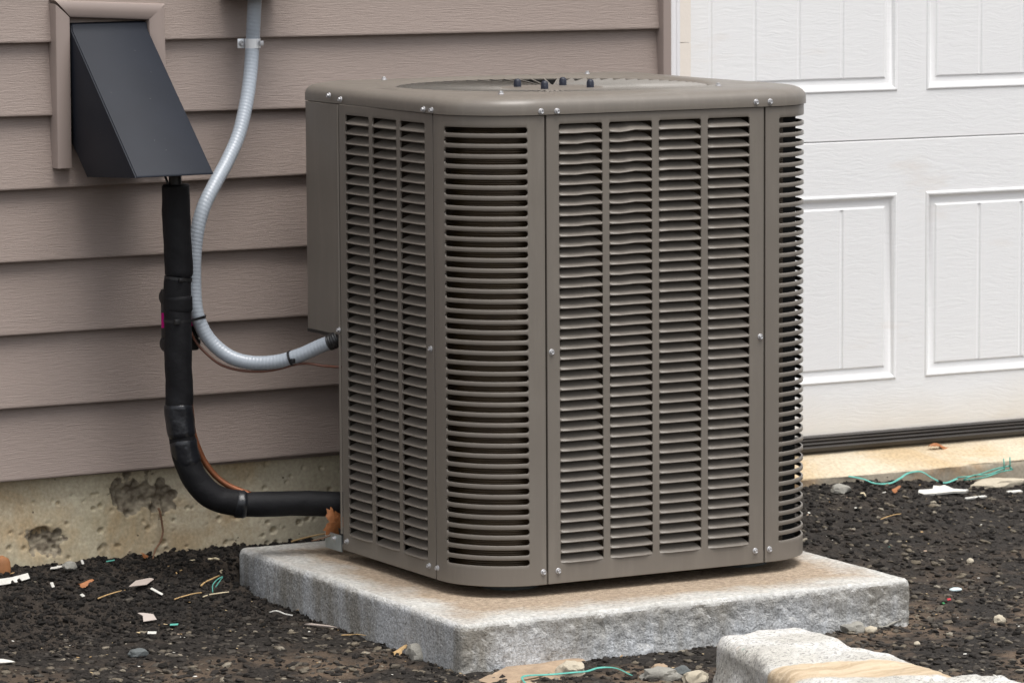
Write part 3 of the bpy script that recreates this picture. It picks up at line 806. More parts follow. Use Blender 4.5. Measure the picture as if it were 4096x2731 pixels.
# fan guard: swept vanes round a hub plate
def vane():
    g = G(); r0, r1 = .088, .270; n = 7
    A = []; B = []
    for i in range(n):
        u = i/(n-1); r = r0+(r1-r0)*u; ztop = .6846+.0030*u
        h = .008+.016*u; lean = .30+.75*u
        for lst, zz, sh in ((A, ztop, 0), (B, ztop-h, -h*lean)): lst.append((r, sh, zz))
    th = .0013
    E_ = [(x, y-.0005, z-.0004) for x, y, z in A]; B = [(x, y-.0005, z) for x, y, z in B]
    g.loft([A, E_, B], False); g.loft([[(x, y+th, z) for x, y, z in A], [(x, y+th+.0005, z-.0003) for x, y, z in A], [(x, y+th+.0001, z-.0007) for x, y, z in A], [(x, y+th, z) for x, y, z in B]], False)
    g.loft([A, [(x, y+th, z) for x, y, z in A]], False)
    return g.me('vane', 'vane_paint', True, 15)
gr = bpy.data.objects.new('fan_guard', None)
hub = G(); rg = []
for rr, z in ((.094, .6765), (.094, .6825), (.092, .6842), (.085, .6848), (.001, .6850)):
    rg.append([(rr*math.cos(t), rr*math.sin(t), z) for t in np.linspace(0, 2*PI, 64, endpoint=False)])
hub.loft(rg, True); hubo = hub.part('hub_plate', 'paint', AC, True, 40); hubo.location = (CX, CY, 0)
vm = vane()
for i in range(68):
    v = bpy.data.objects.new('vane', vm); COL.objects.link(v); v.parent = AC; v.location = (CX, CY, 0); v.rotation_euler = (0, 0, 2*PI*i/68)
g = G(); g.loft([[(CX+.2718*math.cos(t), CY+.2718*math.sin(t), z) for t in np.linspace(0, 2*PI, 96, endpoint=False)] for z in (.505, .6853)], True, True, False)
g.part('dark_fan_well', 'void', AC, True)  # black cylinder: darkness of the void below the vanes put into its colour
def capnut():
    g = G(); rg = []
    for r, z, hx in ((.0070, 0, 1), (.0070, .0052, 1), (.0062, .0060, 0), (.0060, .0095, 0), (.0052, .0118, 0), (.0034, .0136, 0), (.0008, .0143, 0)):
        ring = []
        for i in range(18):
            t = 2*PI*i/18; k = math.cos(PI/6)/math.cos((t % (PI/3))-PI/6) if hx else 1
            ring.append((r*k*1.06*math.cos(t), r*k*1.06*math.sin(t), z))
        rg.append(ring)
    g.loft(rg, True, False, True); return g.me('cap_nut', 'navy', True, 35)
cn = capnut()
rv = (math.cos(.4998), -math.sin(.4998)); fv = (math.sin(.4998), math.cos(.4998))
for a, b in ((-.063, .0165), (-.0165, -.063), (.063, -.0165), (.0165, .063)):
    o = obj('cap_nut', cn, AC, (CX+a*rv[0]+b*fv[0]+.004, CY+a*rv[1]+b*fv[1], .6848))
# hex washer screws
def screw():
    g = G(); rg = []
    for r, z, hx in ((.0052, -.0005, 0), (.0052, .0006, 0), (.0046, .0013, 0), (.0034, .0014, 1), (.0034, .0044, 1), (.0030, .0048, 1), (.0020, .0044, 0), (.0018, .0040, 0)):
        ring = []
        for i in range(18):
            t = 2*PI*i/18; k = math.cos(PI/6)/math.cos((t % (PI/3))-PI/6) if hx else 1
            ring.append((r*k*math.cos(t), r*k*math.sin(t), z))
        rg.append(ring)
    g.loft(rg, True, False, True); return g.me('screw', 'steel', True, 30)
sm_ = screw()
def put_screw(loc, nrm, parent=AC):
    q = Vector(nrm).to_track_quat('Z', 'Y').to_euler(); q.rotate_axis('Z', R.uniform(0, 1))
    return obj('screw', sm_, parent, loc, q)
for x, z in ((.1268, .6660), (.1568, .6655), (.1464, .2693), (.1288, -.0962), (.1572, -.0964), (.5409, .6685), (.5688, .6684), (.5519, .2706), (.5421, -.0957), (.5708, -.0954)):
    put_screw((x, -.0036 if z > .65 else 0, z), (0, -1, 0))
for y, z in ((.5162, .6738), (.4716, .6690), (.1608, .6662), (.1320, .6662), (.1489, .2689), (.4910, .2681), (.4707, -.1003), (.1612, -.0978), (.1308, -.0972)):
    put_screw((-.0036 if z > .65 else (-.0016 if y > .49 else 0), y, z), (-1, 0, 0))
for x, y in ((.1655, .6400), (.5700, .6200), (.5380, .1134), (.1035, .0900)): put_screw((x, y, .6914), (0, 0, 1))
# hold-down bracket at the service corner
g = G(); P = [(-.0022, .486), (-.0022, .548), (.002, .560), (.012, .568), (.05, .568)]
g.loft([[(x, y, z) for x, y in P] for z in (-.1215, -.0925)], False); g.loft([[(x-.0012, y+.0012, z) for x, y in P] for z in (-.1215, -.0925)], False)
g.loft([[(x, y, -.0925) for x, y in P], [(x-.0012, y+.0012, -.0925) for x, y in P]], False)
br = g.part('tie_down_bracket', 'galv', AC, True, 40); put_screw((-.0034, .5143, -.101), (-1, 0, 0), AC)

# ------------------------------------------------------------------ line-set hood on the wall
hd = thing('pipe_hood', 'black sloping pipe hood framed by brown trim on the siding', 'pipe cover', (1.25, 0, .53))
def hp(o, par=None):
    o.parent = par or hd; o.location = (-1.25, 0, -.53) if par is None else (0, 0, 0); return o
g = G(); pr = [(.012, .800), (-.010, .7960), (-.012, .7850), (-.2885, .5490), (-.2900, .5450), (-.072, .5330), (-.028, .5700), (.012, .5980)]
# outer skin and inner skin of the open-bottomed hood
xa, xb = 1.1795, 1.3200
n_ = len(pr)
V = [(xa, y, z) for y, z in pr]+[(xb, y, z+.001) for y, z in pr]
F = [(0, 1, n_+1, n_), (1, 2, n_+2, n_+1), (2, 3, n_+3, n_+2), (3, 4, n_+4, n_+3), tuple(range(n_)), tuple(range(2*n_-1, n_-1, -1))]
g.add(V, F); me = g.me('hood_shell', 'hood'); 
bm = bmesh.new(); bm.from_mesh(me); bmesh.ops.solidify(bm, geom=bm.faces, thickness=.0022)
bmesh.ops.recalc_face_normals(bm, faces=bm.faces); bm.to_mesh(me); bm.free(); bevel_me(me, .0012, 2, 40)
hp(obj('hood_shell', me))
def chan(a, b, side):
    """J-channel with a rounded face; a,b end points on the outer edge, side = direction to the inner edge"""
    a = Vector(a); b = Vector(b); w_ = .0300; s = Vector(side)
    pr = [(0, .012), (0, -.016), (.0015, -.0192), (.005, -.0205), (.017, -.0190), (.024, -.0175), (.0285, -.0150), (w_, -.011), (w_, .012)]
    return a, b, s, pr
def trim_piece(a, b, side, ma, mb):
    """ma, mb: how far the inner edge is shortened at each end (mitre)"""
    a, b, s, pr = chan(a, b, side); d = (b-a).normalized(); g = G()
    r0 = [a+s*w_+Vector((0, y, 0))+d*(ma*w_/.03) for w_, y in pr]; r1 = [b+s*w_+Vector((0, y, 0))-d*(mb*w_/.03) for w_, y in pr]
    g.loft([r0, r1], False); g.F.append(tuple(len(r0)+i for i in range(len(r1)))); g.F.append(tuple(range(len(r0)))[::-1])
    hp(g.part('trim_strip', 'trim', None, True, 40))
trim_piece((1.1440, 0, .8395), (1.3520, 0, .8290), (.05, 0, -.99), .030, .030)
trim_piece((1.1432, 0, .5460), (1.1445, 0, .8330), (1, 0, 0), 0, .026)
trim_piece((1.3515, 0, .8275), (1.3550, 0, .5460), (-1, 0, 0), .026, 0)

# ------------------------------------------------------------------ insulated line set
BLACK = [(1.3013, -0.17, 0.5358), (1.3019, -0.17, 0.5244), (1.3034, -0.17, 0.4638), (1.3051, -0.17, 0.3726), (1.303, -0.17, 0.3423), (1.3027, -0.17, 0.2738), (1.3008, -0.17, 0.2128), (1.3032, -0.17, 0.1591), (1.3033, -0.17, 0.1132), (1.31, -0.175, 0.0519), (1.3278, -0.18, 0.0051), (1.3561, -0.19, -0.0266), (1.3931, -0.2, -0.0397), (1.4365, -0.215, -0.0426), (1.4945, -0.235, -0.0437), (1.5639, -0.26, -0.0466), (1.66, -.29, -.049)]
full = catmull(BLACK, .004)
def seg(path, i0, i1): return path[i0:i1]
def idx(z=None, x=None):
    if z is not None: return min(range(len(full)//2+20), key=lambda i: abs(full[i].z-z))
    return min(range(len(full)), key=lambda i: abs(full[i].x-x) if full[i].z < 0 else 9)
ls = thing('line_set', 'black foam insulated refrigerant pipe curving from the hood down to the unit', 'pipe', (1.30, -.17, -.07))
def lp(o, par=None): o.parent = ls; o.location = (-1.30, .17, .07); return o
def sleeve(i0, i1, r, mat='foam', name='foam_sleeve', rough=.0011, cap=True):
    P = full[i0:i1+1]; n = len(P); g = G(); sd_ = R.uniform(0, 9)
    def rad(L, th):
        return r+rough*.8*math.sin(L/.034+sd_+th)+rough*.35*math.sin(L/.013+2*th+sd_)+rough*.2*math.sin(L/.006+3*th)
    rings = tube_rings(P, rad, 24)
    # soften the cut ends
    for ring, c, k in ((rings[0], P[0], .90), (rings[-1], P[-1], .90)):
        for j in range(len(ring)): ring[j] = c+(ring[j]-c)*k
    g.loft(rings, True, cap, cap); return lp(g.part(name, mat, None, True, 60))
iA, iB, iC, iD = idx(z=.5215), idx(z=.3595), idx(z=.1190), idx(x=1.4030)
g = G(); tube(g, catmull([(1.300, -.165, .60), (1.3015, -.17, .53), (1.3019, -.17, .50)], .01), .0112, 16); lp(g.part('inner_pipe', 'black', None, True, 60))
g = G(); tube(g, catmull([(1.280, -.150, .56), (1.286, -.168, .53), (1.294, -.17, .505)], .006), .0022, 8); lp(g.part('thin_wire', 'black', None, True))
sleeve(iA, iB, .0245); sleeve(iB+1, iC, .0240); sleeve(iC-3, iD, .0232); sleeve(iD+1, len(full)-1, .0222, rough=.0007)
sleeve(iC-5, iC+9, .0250, 'tape', 'tape_wrap', .0016, False); sleeve(iC+10, iC+21, .0243, 'tape', 'tape_wrap', .0014, False)
sleeve(iD-3, iD+2, .0250, 'tape', 'tape_wrap', .0009, False)
sleeve(iB+9, iB+16, .0248, 'foam', 'tape_wrap', .0012, False)
for k, (c, al) in enumerate(((iB+1, 0),)):
    g = G(); P = full[c-1:c+2]; tube(g, [P[0], P[1], P[2]], .0246, 24, False); lp(g.part('cable_tie', 'black', None, True))
    o = bbox('tie_lock', 'black', None, -.004, .004, -.003, .003, -.003, .003, .0008); lp(o); o.location = Vector((1.2985, -.1955, full[c].z))-Vector((1.30, -.17, -.07))
# black bracket with knobs and a magenta label, standing behind the pipe
bk = thing('meter_bracket', 'small black bracket with magenta label behind the insulated pipe', 'bracket', (1.3275, -.12, .285))
def bo(name, mat, *a, bv=.002): 
    o = bbox(name, mat, bk, *a, bv); return o
bo('backing_plate', 'black', -.0320, .0320, -.012, .012, -.060, .050, bv=.004)
for z in (-.046, .036):
    for sx in (-1, 1):
        if sx == 1 and z > 0: continue
        g = G(); g.loft([[(sx*r_*.55 + sx*.0275, r2*math.cos(t)-.0, z+r2*math.sin(t)) for t in np.linspace(0, 2*PI, 16, endpoint=False)] for r_, r2 in ((0, .010), (.012, .011), (.015, .008))], True, True, True)
        g.part('knob', 'black', bk, True, 40)
bo('label_plate', 'magenta', -.0400, .0350, -.0150, -.0125, -.016, .010, bv=0)

# ------------------------------------------------------------------ grey flexible conduit
CON = [(1.5184, -0.04, 0.8797), (1.5169, -0.038, 0.8334), (1.5146, -0.036, 0.7871), (1.5134, -0.034, 0.7561), (1.5034, -0.045, 0.7025), (1.4873, -0.06, 0.6495), (1.4632, -0.08, 0.5972), (1.4317, -0.1, 0.5533), (1.3997, -0.12, 0.5173), (1.3717, -0.135, 0.4812), (1.3565, -0.14, 0.444), (1.3491, -0.14, 0.3985), (1.3474, -0.14, 0.345), (1.3478, -0.145, 0.2995), (1.3575, -0.15, 0.2649), (1.3735, -0.16, 0.2381), (1.3975, -0.18, 0.2156), (1.4301, -0.2, 0.2056), (1.4689, -0.225, 0.2081), (1.4994, -0.25, 0.2203), (1.5279, -0.27, 0.2359), (1.5497, -0.29, 0.2481), (1.572, -0.30, 0.2640)]
co_ = thing('flexible_conduit', 'grey flexible electrical conduit looping down the siding into the unit', 'conduit', (1.43, -.1, .2))
path = catmull(CON, .0012)
g = G(); rings = tube_rings(path, lambda L, th: .01255+.00016*math.sin(2*PI*L/.0066+th), 20)
cut = int(len(rings)*.955)
g.loft(rings[:cut+1], True, True, False); o = g.part('conduit_sheath', 'conduit', co_, True); o.location = (-1.43, .1, -.2)
g = G(); g.loft(tube_rings(path[cut:], lambda L, th: .0142+.0005*math.sin(2*PI*L/.004), 20), True, True, True); o = g.part('connector', 'black', co_, True, 50); o.location = (-1.43, .1, -.2)
# strap clamp
g = G(); pc = Vector((1.5134, -.034, .7561))
g.loft([[(pc.x+.0146*math.cos(t), pc.y+.0146*math.sin(t), pc.z+z) for t in np.linspace(PI*1.0, 2*PI, 14)]+[(pc.x+.0136, .0, pc.z+z)] for z in (-.0085, .0085)], False)
cl = thing('conduit_clamp', 'shiny zinc strap clamp holding the grey conduit to the siding', 'clamp', tuple(pc)); o = g.part('strap', 'bright_zinc', cl, True, 40); o.location = -pc
o = bbox('ear', 'bright_zinc', cl, -.027, -.0132, .010, .0125, -.0085, .0085, .001); o.location = (0, -.006, 0)
o = bbox('bolt_lug', 'steel', cl, .006, .0125, -.021, -.012, -.004, .005, .0012)
obj('screw', sm_, cl, (-.0205, .0035, 0), (PI/2, 0, 0))
# cable ties
def near(P, pt): return min(range(len(P)), key=lambda i: (P[i]-Vector(pt)).length)
i = near(path, (1.4869, -.238, .2150))
t = thing('cable_tie', 'black cable tie round the conduit and brown cable near the unit', 'cable tie', tuple(path[i]), 0, None)
g = G(); pp = [path[i-2], path[i], path[i+2]]
pp = [path[i]+(path[i+2]-path[i-2]).normalized()*d for d in (-.0022, .0022)]
g.loft(tube_rings(pp, .0143, 20), True); o = g.part('strap', 'black', t, True); o.location = -path[i]
o = bbox('lock', 'black', t, -.0035, .0035, -.003, .003, -.004, .004, .0008); o.location = (-.004, -.0150, -.003)
i = near(path, (1.3478, -.145, .2830)); c1 = Vector((1.3027, -.17, .2850)); c2 = path[i]
t = thing('cable_tie', 'long black cable tie joining the insulated pipe to the grey conduit', 'cable tie', tuple(c1))
g = G(); loop = []
d = (c2-c1); ang = math.atan2(d.y, d.x)
for k in range(13): a = ang+PI/2+PI*k/12; loop.append(c1+Vector((.0252*math.cos(a), .0252*math.sin(a), 0)))
for k in range(9): a = ang-PI/2+PI*k/8; loop.append(c2+Vector((.0142*math.cos(a), .0142*math.sin(a), .002)))
rings = [[p+Vector((0, 0, z)) for p in loop] for z in (-.0024, .0024)]
g.loft([rings[0], rings[1]], True); o = g.part('strap', 'black', t, True); o.location = -c1
o = bbox('lock', 'black', t, -.005, .005, -.003, .004, -.0045, .0045, .001); o.location = (-.012, -.0245, 0)

def wire(name, label, cat, P, r, mat, sides=8, taper=0):
    base = Vector(P[0]); pth = catmull(P, max(.002, r)); g = G(); n = len(pth)
    tot = sum((pth[i+1]-pth[i]).length for i in range(n-1))
    tube(g, [p-base for p in pth], (lambda L, th: r*(1-taper*L/tot)) if taper else r, sides)
    o = obj(name, g.me(name, mat, True), None, base); return tag(o, label, cat)
wire('copper_tube', 'bare copper tube running inside the bend of the insulated pipe', 'tube',
     [(1.3235, -.166, .150), (1.3277, -.165, .1109), (1.3291, -.165, .0916), (1.3369, -.165, .0641), (1.3501, -.168, .0327), (1.3674, -.175, .0076), (1.3836, -.185, -.0077), (1.3998, -.195, -.0169), (1.4181, -.21, -.0250)], .0055, 'copper', 12)
wire('control_cable', 'thin brown cable hanging beneath the grey conduit', 'cable',
     [(1.325, -.14, .290), (1.341, -.14, .2572), (1.3491, -.14, .2414), (1.3588, -.155, .2246), (1.381, -.17, .2033), (1.4094, -.19, .1928), (1.4421, -.21, .1906), (1.4687, -.225, .1951), (1.4864, -.245, .203), (1.4992, -.25, .205), (1.5129, -.26, .2052), (1.5275, -.27, .2023), (1.5396, -.28, .201), (1.5595, -.3, .2011), (1.66, -.30, .2011)], .0024, 'cable')
# electrical disconnect whose lower edge shows at the top of the view
dc = thing('disconnect_box', 'grey electrical disconnect box above the conduit at the top edge', 'electrical box', (1.522, -.045, .835))
bbox('enclosure', 'disconnect', dc, -.056, .056, -.045, .045, .0, .20, .004); bbox('cover', 'disconnect', dc, -.059, .059, -.052, -.0455, .004, .206, .003)

# ------------------------------------------------------------------ stones
def blob(name, label, cat, loc, size, mat, seed=1, sub=3, jit=.22, rz=0, cubic=0., rot=(0, 0)):
    bm = bmesh.new(); bmesh.ops.create_icosphere(bm, subdivisions=sub, radius=1)
    from mathutils import noise as mn
    for v in bm.verts:
        c = v.co.copy()
        if cubic: m_ = max(abs(c.x), abs(c.y), abs(c.z)); c = c.lerp(c/m_*.85, cubic)
        n1 = mn.noise(v.co*1.3+Vector((seed*3.1, 0, 0))); n2 = mn.noise(v.co*3.3+Vector((0, seed*1.7, 0)))
        v.co = c*(1+jit*n1+jit*.45*n2)
        v.co.x *= size[0]; v.co.y *= size[1]; v.co.z *= size[2]
    me = bpy.data.meshes.new(name); bm.to_mesh(me); bm.free(); me.materials.append(M[mat])
    me.polygons.foreach_set('use_smooth', [True]*len(me.polygons)); me.set_sharp_from_angle(angle=math.radians(32))
    return tag(obj(name, me, None, loc, (rot[0], rot[1], rz)), label, cat)
def kerbstone(name, label, base, zt, zb, seed, amp=.010, rnd=.022, mat='granite'):
    """warped, rounded, displaced block; base = 4 corners of the top"""
    from mathutils import noise as mn
    n = 46; bm = bmesh.new(); bmesh.ops.create_cube(bm, size=2)
    bmesh.ops.subdivide_edges(bm, edges=bm.edges, cuts=n, use_grid_fill=True)
    c4 = [Vector(b) for b in base]; ctr = sum(c4, Vector((0, 0)))/4
    L = ((c4[0]-c4[3]).length+(c4[1]-c4[2]).length)/4; Wd = (c4[0]-c4[1]).length/2; H = (zt-zb)/2
    for v in bm.verts:
        p = Vector((v.co.x*Wd, v.co.y*L, v.co.z*H))
        q = Vector((max(-Wd+rnd, min(Wd-rnd, p.x)), max(-L+rnd, min(L-rnd, p.y)), max(-H+rnd, min(H-rnd, p.z))))
        d = p-q
        if d.length > 1e-6: p = q+d.normalized()*min(d.length, rnd)
        u, t = (p.x/Wd+1)/2, (1-p.y/L)/2
        xy = c4[0].lerp(c4[1], u).lerp(c4[3].lerp(c4[2], u), t)
        lz = (p.z/H+1)/2
        xy = xy.lerp(ctr, -.10*(1-lz))
        z = zb+(zt-zb)*lz
        w3 = Vector((xy.x, xy.y, z)); nn = (w3-Vector((ctr.x, ctr.y, (zt+zb)/2))).normalized()
        k = mn.noise(w3*9+Vector((seed, 0, 0)))*amp*1.5+mn.noise(w3*26)*amp*.7+mn.noise(w3*70)*amp*.28+mn.noise(w3*190)*amp*.08
        v.co = w3+nn*k
    me = bpy.data.meshes.new(name); bm.to_mesh(me); bm.free(); me.materials.append(M[mat])
    me.polygons.foreach_set('use_smooth', [True]*len(me.polygons)); return tag(obj(name, me), label, 'stone')
kerbstone('granite_block', 'large pale granite block with a tan streaked end in front of the pad', [(1.712, -1.296), (1.858, -1.325), (1.868, -1.76), (1.60, -1.80)], -.120, -.25, 3)
kerbstone('granite_block', 'white speckled granite stone partly cut off by the bottom edge of view', [(1.76, -1.775), (1.885, -1.76), (1.93, -1.97), (1.70, -2.02)], -.118, -.25, 8)

def at(x, y, dz=0): return (x, y, GZ(x, y)+dz)
blob('rock', 'grey rock lying against the front left side of the pad', 'rock', at(1.452, -.812, .008), (.028, .018, .017), 'stone_grey', 2, jit=.4, cubic=.4)
blob('rock', 'rounded beige and grey rock in front of the pad beside the teal strap', 'rock', at(1.588, -1.062, .008), (.024, .017, .015), 'stone_cream', 5, jit=.35, cubic=.3)
blob('rock', 'grey angular rock on the ground behind the granite block', 'rock', at(2.172, -.985, .006), (.022, .014, .012), 'stone_grey', 7, jit=.4, cubic=.5)
blob('pebble', 'cream pebble right of the grey rock near the pad corner', 'pebble', at(2.196, -1.003, .004), (.011, .009, .008), 'stone_cream', 9)
blob('rock', 'long dull brown rock left of the granite block at the bottom edge', 'rock', at(1.694, -1.168, .006), (.032, .014, .012), 'stone_grey', 11, jit=.4, rz=-.5, cubic=.3)
blob('rock', 'tan brown rock behind the other rocks beside the granite block', 'rock', at(1.718, -1.120, .006), (.014, .011, .010), 'tan_earth', 13, jit=.4)
blob('rock', 'dark green grey rock just left of the granite block', 'rock', at(1.735, -1.160, .006), (.016, .012, .010), 'stone_dark', 15, jit=.3)
blob('rock', 'pale rock touching the left foot of the granite block', 'rock', at(1.730, -1.215, .006), (.024, .016, .013), 'stone_cream', 17, jit=.35, cubic=.3)
blob('pebble', 'cream and orange pebble at the right edge of the black ground', 'pebble', at(2.439, -1.030, .005), (.010, .008, .008), 'stone_cream', 19, jit=.4)
blob('pebble', 'small yellow pebble alone on the ground right of the granite block', 'pebble', at(2.202, -1.132, .003), (.0055, .005, .004), 'stone_cream', 21)
blob('pebble', 'tan pebble on the dark ground halfway between pad and garage', 'pebble', at(2.692, -.574, .004), (.007, .006, .006), 'stone_cream', 23)
blob('stone', 'blue grey stone on the dark ground at lower left', 'stone', at(1.048, -.575, .005), (.017, .012, .009), 'stone_dark', 25, jit=.3)
blob('stone', 'rounded grey stone beside the white shard near the foundation', 'stone', at(1.132, -.070, .008), (.013, .010, .009), 'stone_grey', 27)
blob('stone', 'broad cream stone with a white face at the foot of the apron', 'stone', at(3.085, -.100, .004), (.062, .022, .013), 'stone_cream', 29, jit=.25, cubic=.4)
blob('stone', 'grey stone among the litter at the near end of the apron', 'stone', at(2.705, -.115, .004), (.020, .014, .010), 'stone_grey', 31, jit=.35)
blob('stone', 'brown lump of stone behind the teal net by the apron', 'stone', at(3.035, -.040, .006), (.017, .012, .014), 'tan_earth', 33, jit=.4)
blob('disc_scrap', 'pale blue flattened disc on the ground right of the pad', 'scrap', at(2.554, -.730, .004), (.012, .009, .0035), 'pale_blue', 35, jit=.15)
blob('earth_patch', 'flat tan patch of earth at the front corner of the pad', 'earth', (1.548, -1.015, GZ(1.548, -1.015)-.001), (.125, .055, .0075), 'tan_earth', 37, jit=.45, rz=.5)
blob('earth_patch', 'small tan patch of earth at the bottom edge below the pad corner', 'earth', (1.46, -1.10, GZ(1.46, -1.10)-.001), (.05, .03, .0055), 'tan_earth', 38, jit=.4, rz=.2)

# ------------------------------------------------------------------ scraps, straws, leaves
def chip(name, label, loc, outline_, mat, rz=0, tilt=(0, 0), th=.0012, cat='scrap', curl=0.):
    g = G(); n = len(outline_); k_ = 1 if name == 'vinyl_strip' or 'jagged cream' in label else .74
    outline_ = [(x*k_*(1+.05*math.sin(i*2.3)), y*k_) for i, (x, y) in enumerate(outline_)]; loc = (loc[0], loc[1], loc[2]-.004)
    zf_ = lambda x, y: curl*(x*x)
    g.add([(x, y, th+zf_(x, y)) for x, y in outline_]+[(x, y, zf_(x, y)) for x, y in outline_],
          [tuple(range(n)), tuple(range(2*n-1, n-1, -1))]+[(i, n+i, n+(i+1) % n, (i+1) % n) for i in range(n)])
    me = g.me(name, mat); bm = bmesh.new(); bm.from_mesh(me); bmesh.ops.recalc_face_normals(bm, faces=bm.faces); bm.to_mesh(me); bm.free()
    return tag(obj(name, me, None, loc, (tilt[0], tilt[1], rz)), label, cat)
rect = lambda a, b, sk=0: [(-a, -b), (a, -b*.9), (a+sk, b), (-a+sk*.5, b*.95)]
D_ = .007
chip('vinyl_strip', 'long curved white vinyl strip at the left edge of the soil', at(1.002, -.108, .012), [(-.045, -.006), (-.02, -.009), (.01, -.009), (.043, -.004), (.046, .008), (.01, .004), (-.02, .004), (-.045, .008)], 'white_chip', .25, (.75, 0))
chip('vinyl_scrap', 'jagged white shard near the foundation at left', at(1.116, -.048, .010), [(-.022, -.003), (-.005, -.006), (.020, -.002), (.022, .004), (.008, .009), (.004, .004), (-.012, .005)], 'white_chip', .3, (.25, 0))
chip('vinyl_scrap', 'beige grey vinyl offcut resting on the black soil with a straw at its end', at(1.215, -.190, .015), [(-.040, -.010), (.010, -.012), (.046, .006), (.036, .013), (-.006, .010)], 'beige_chip', .22, (.42, 0))
chip('vinyl_scrap', 'thin white sliver standing among crumbs right of the beige offcut', at(1.233, -.221, .012), rect(.019, .0035), 'white_chip', -1.15, (.3, .3))
chip('vinyl_scrap', 'square beige scrap with a torn corner left of centre on the ground', at(1.162, -.345, .014), [(-.012, -.013), (.020, -.010), (.017, .006), (-.006, .012), (-.020, .013), (-.010, .004)], 'beige_chip', -.1, (.75, 0))
chip('vinyl_scrap', 'small white chip on the pebbly ground at lower left', at(1.132, -.437, .010), rect(.010, .005), 'white_chip', -.6, (.4, 0))
chip('vinyl_scrap', 'white scrap cut off by the left edge near the bottom', at(.824, -.552, .010), [(-.02, -.008), (.022, -.009), (.016, -.002), (0, .006), (-.02, .010)], 'white_chip', -.1, (.4, 0))
chip('vinyl_scrap', 'tiny white fragment on the soil below the orange leaf', at(1.099, -.209, .012), rect(.006, .005, .004), 'white_chip', .7, (.5, 0))
chip('vinyl_scrap', 'tiny upright white fragment left of the orange leaf', at(1.073, -.136, .012), rect(.004, .0065), 'white_chip', .2, (1.0, 0))
chip('vinyl_scrap', 'narrow white fragment on the soil close to the foundation', at(1.176, -.020, .012), rect(.003, .006), 'white_chip', .1, (.9, 0))
chip('vinyl_scrap', 'large jagged cream white scrap on the ground before the apron', at(2.905, -.168, .008), [(-.050, -.008), (-.02, -.010), (.02, -.009), (.045, -.014), (.058, -.008), (.03, .002), (.020, .022), (.008, .018), (-.004, .024), (-.015, .010), (-.05, .012), (-.056, .002)], 'white_chip', .05, (.30, 0), .004)
chip('vinyl_stick', 'straight white stick lying right of the jagged white scrap', at(2.955, -.210, .006), rect(.034, .0035), 'white_chip', .08, (.3, 0), .003)
chip('vinyl_stick', 'white stick end at the right edge below the cream stone', at(3.085, -.155, .006), rect(.022, .006), 'white_chip', .0, (.3, 0), .003)
chip('wood_splinter', 'long pale wood splinter along the left foot of the pad', at(1.415, -.502, .008), [(-.045, -.003), (.045, -.001), (.02, .004), (-.03, .004)], 'beige_chip', -1.05, (.3, 0), .002)
chip('red_scrap', 'small red plastic scrap on the ground right of the pad', at(2.480, -.816, .006), rect(.005, .0035, .003), 'red', .1, (.5, 0), .001)
chip('green_scrap', 'small green plastic scrap below the red one', at(2.447, -.848, .006), rect(.004, .003, .002), 'green', .4, (.5, 0), .001)
chip('teal_scrap', 'teal plastic flake on the soil behind the beige offcut', at(1.217, -.049, .014), rect(.013, .002, .004), 'teal', .35, (.4, 0), .001)
chip('teal_scrap', 'teal plastic flake on the pebbles right of the square scrap', at(1.189, -.395, .010), rect(.009, .0035, .004), 'teal', -.2, (.4, 0), .001)
def straw(label, x, y, L, rz, r=.0014, mat='straw', pitch=.06, bend=.004, name='straw', dz=.006):
    c = Vector(at(x, y, dz)); d = Vector((math.cos(rz), math.sin(rz), pitch)); s = Vector((-math.sin(rz), math.cos(rz), 0))
    P = [c-d*L/2, c-d*L/6+s*bend, c+d*L/6-s*bend*.4+Vector((0, 0, .002)), c+d*L/2]
    return wire(name, label, 'straw' if name == 'straw' else name, [tuple(p) for p in P], r, mat, 6, .3)
straw('straw touching the left end of the beige vinyl offcut', 1.152, -.213, .070, .45)
straw('thick straw on the soil left of the pad', 1.343, -.201, .080, .75, .0019)
straw('straw lying below and left of the teal thread', 1.272, -.267, .062, .30)
straw('pale bent straw running through the teal thread', 1.330, -.262, .058, .10, .0014, 'pale_straw', .05, .008)
straw('short thick straw on the soil near the back corner of the pad', 1.404, -.078, .024, -1.0, .0024, 'pale_straw')
straw('short pale straw on the soil above the thick straw', 1.392, -.139, .018, 1.2, .0014, 'pale_straw')
straw('short pale straw midway between foundation and thick straw', 1.366, -.075, .016, -1.1, .0014, 'pale_straw')
straw('short brown straw left of the thick straw', 1.316, -.128, .026, .8, .0013)
straw('tan straw lying on the soil behind the back edge of the pad', 1.615, -.035, .090, .28, .0018, 'straw', .05, .004, dz=.016)
straw('dry stem crossing the ground between pad and apron', 2.700, -.300, .060, .30, .0011)
straw('thin dry stem beside the grey rock at the left foot of the pad', 1.427, -.602, .045, -.9, .0010)
wire('white_twig', 'thin curved white twig on the ground left of the pad', 'twig', [at(1.378, -.372, .010), at(1.386, -.384, .012), at(1.396, -.398, .010), at(1.404, -.41, .009)], .0014, 'white_chip', 6)
wire('root', 'thin brown root hanging down the foundation wall', 'root', [(1.341, .022, -.074), (1.3439, .020, -.0836), (1.347, .020, -.1012), (1.3476, .018, -.1184), (1.3392, .012, -.1355), (1.325, 0.0, -.1456), (1.3122, -.018, -.1580)], .0022, 'root', 8, .3)
wire('wood_curl', 'thin pale curl of wood at the foot of the pad near its right corner', 'wood curl', [at(2.232, -.972, .004), at(2.245, -.972, .004), at(2.258, -.968, .006), at(2.272, -.965, .009), at(2.280, -.968, .012)], .0022, 'stone_grey', 8)
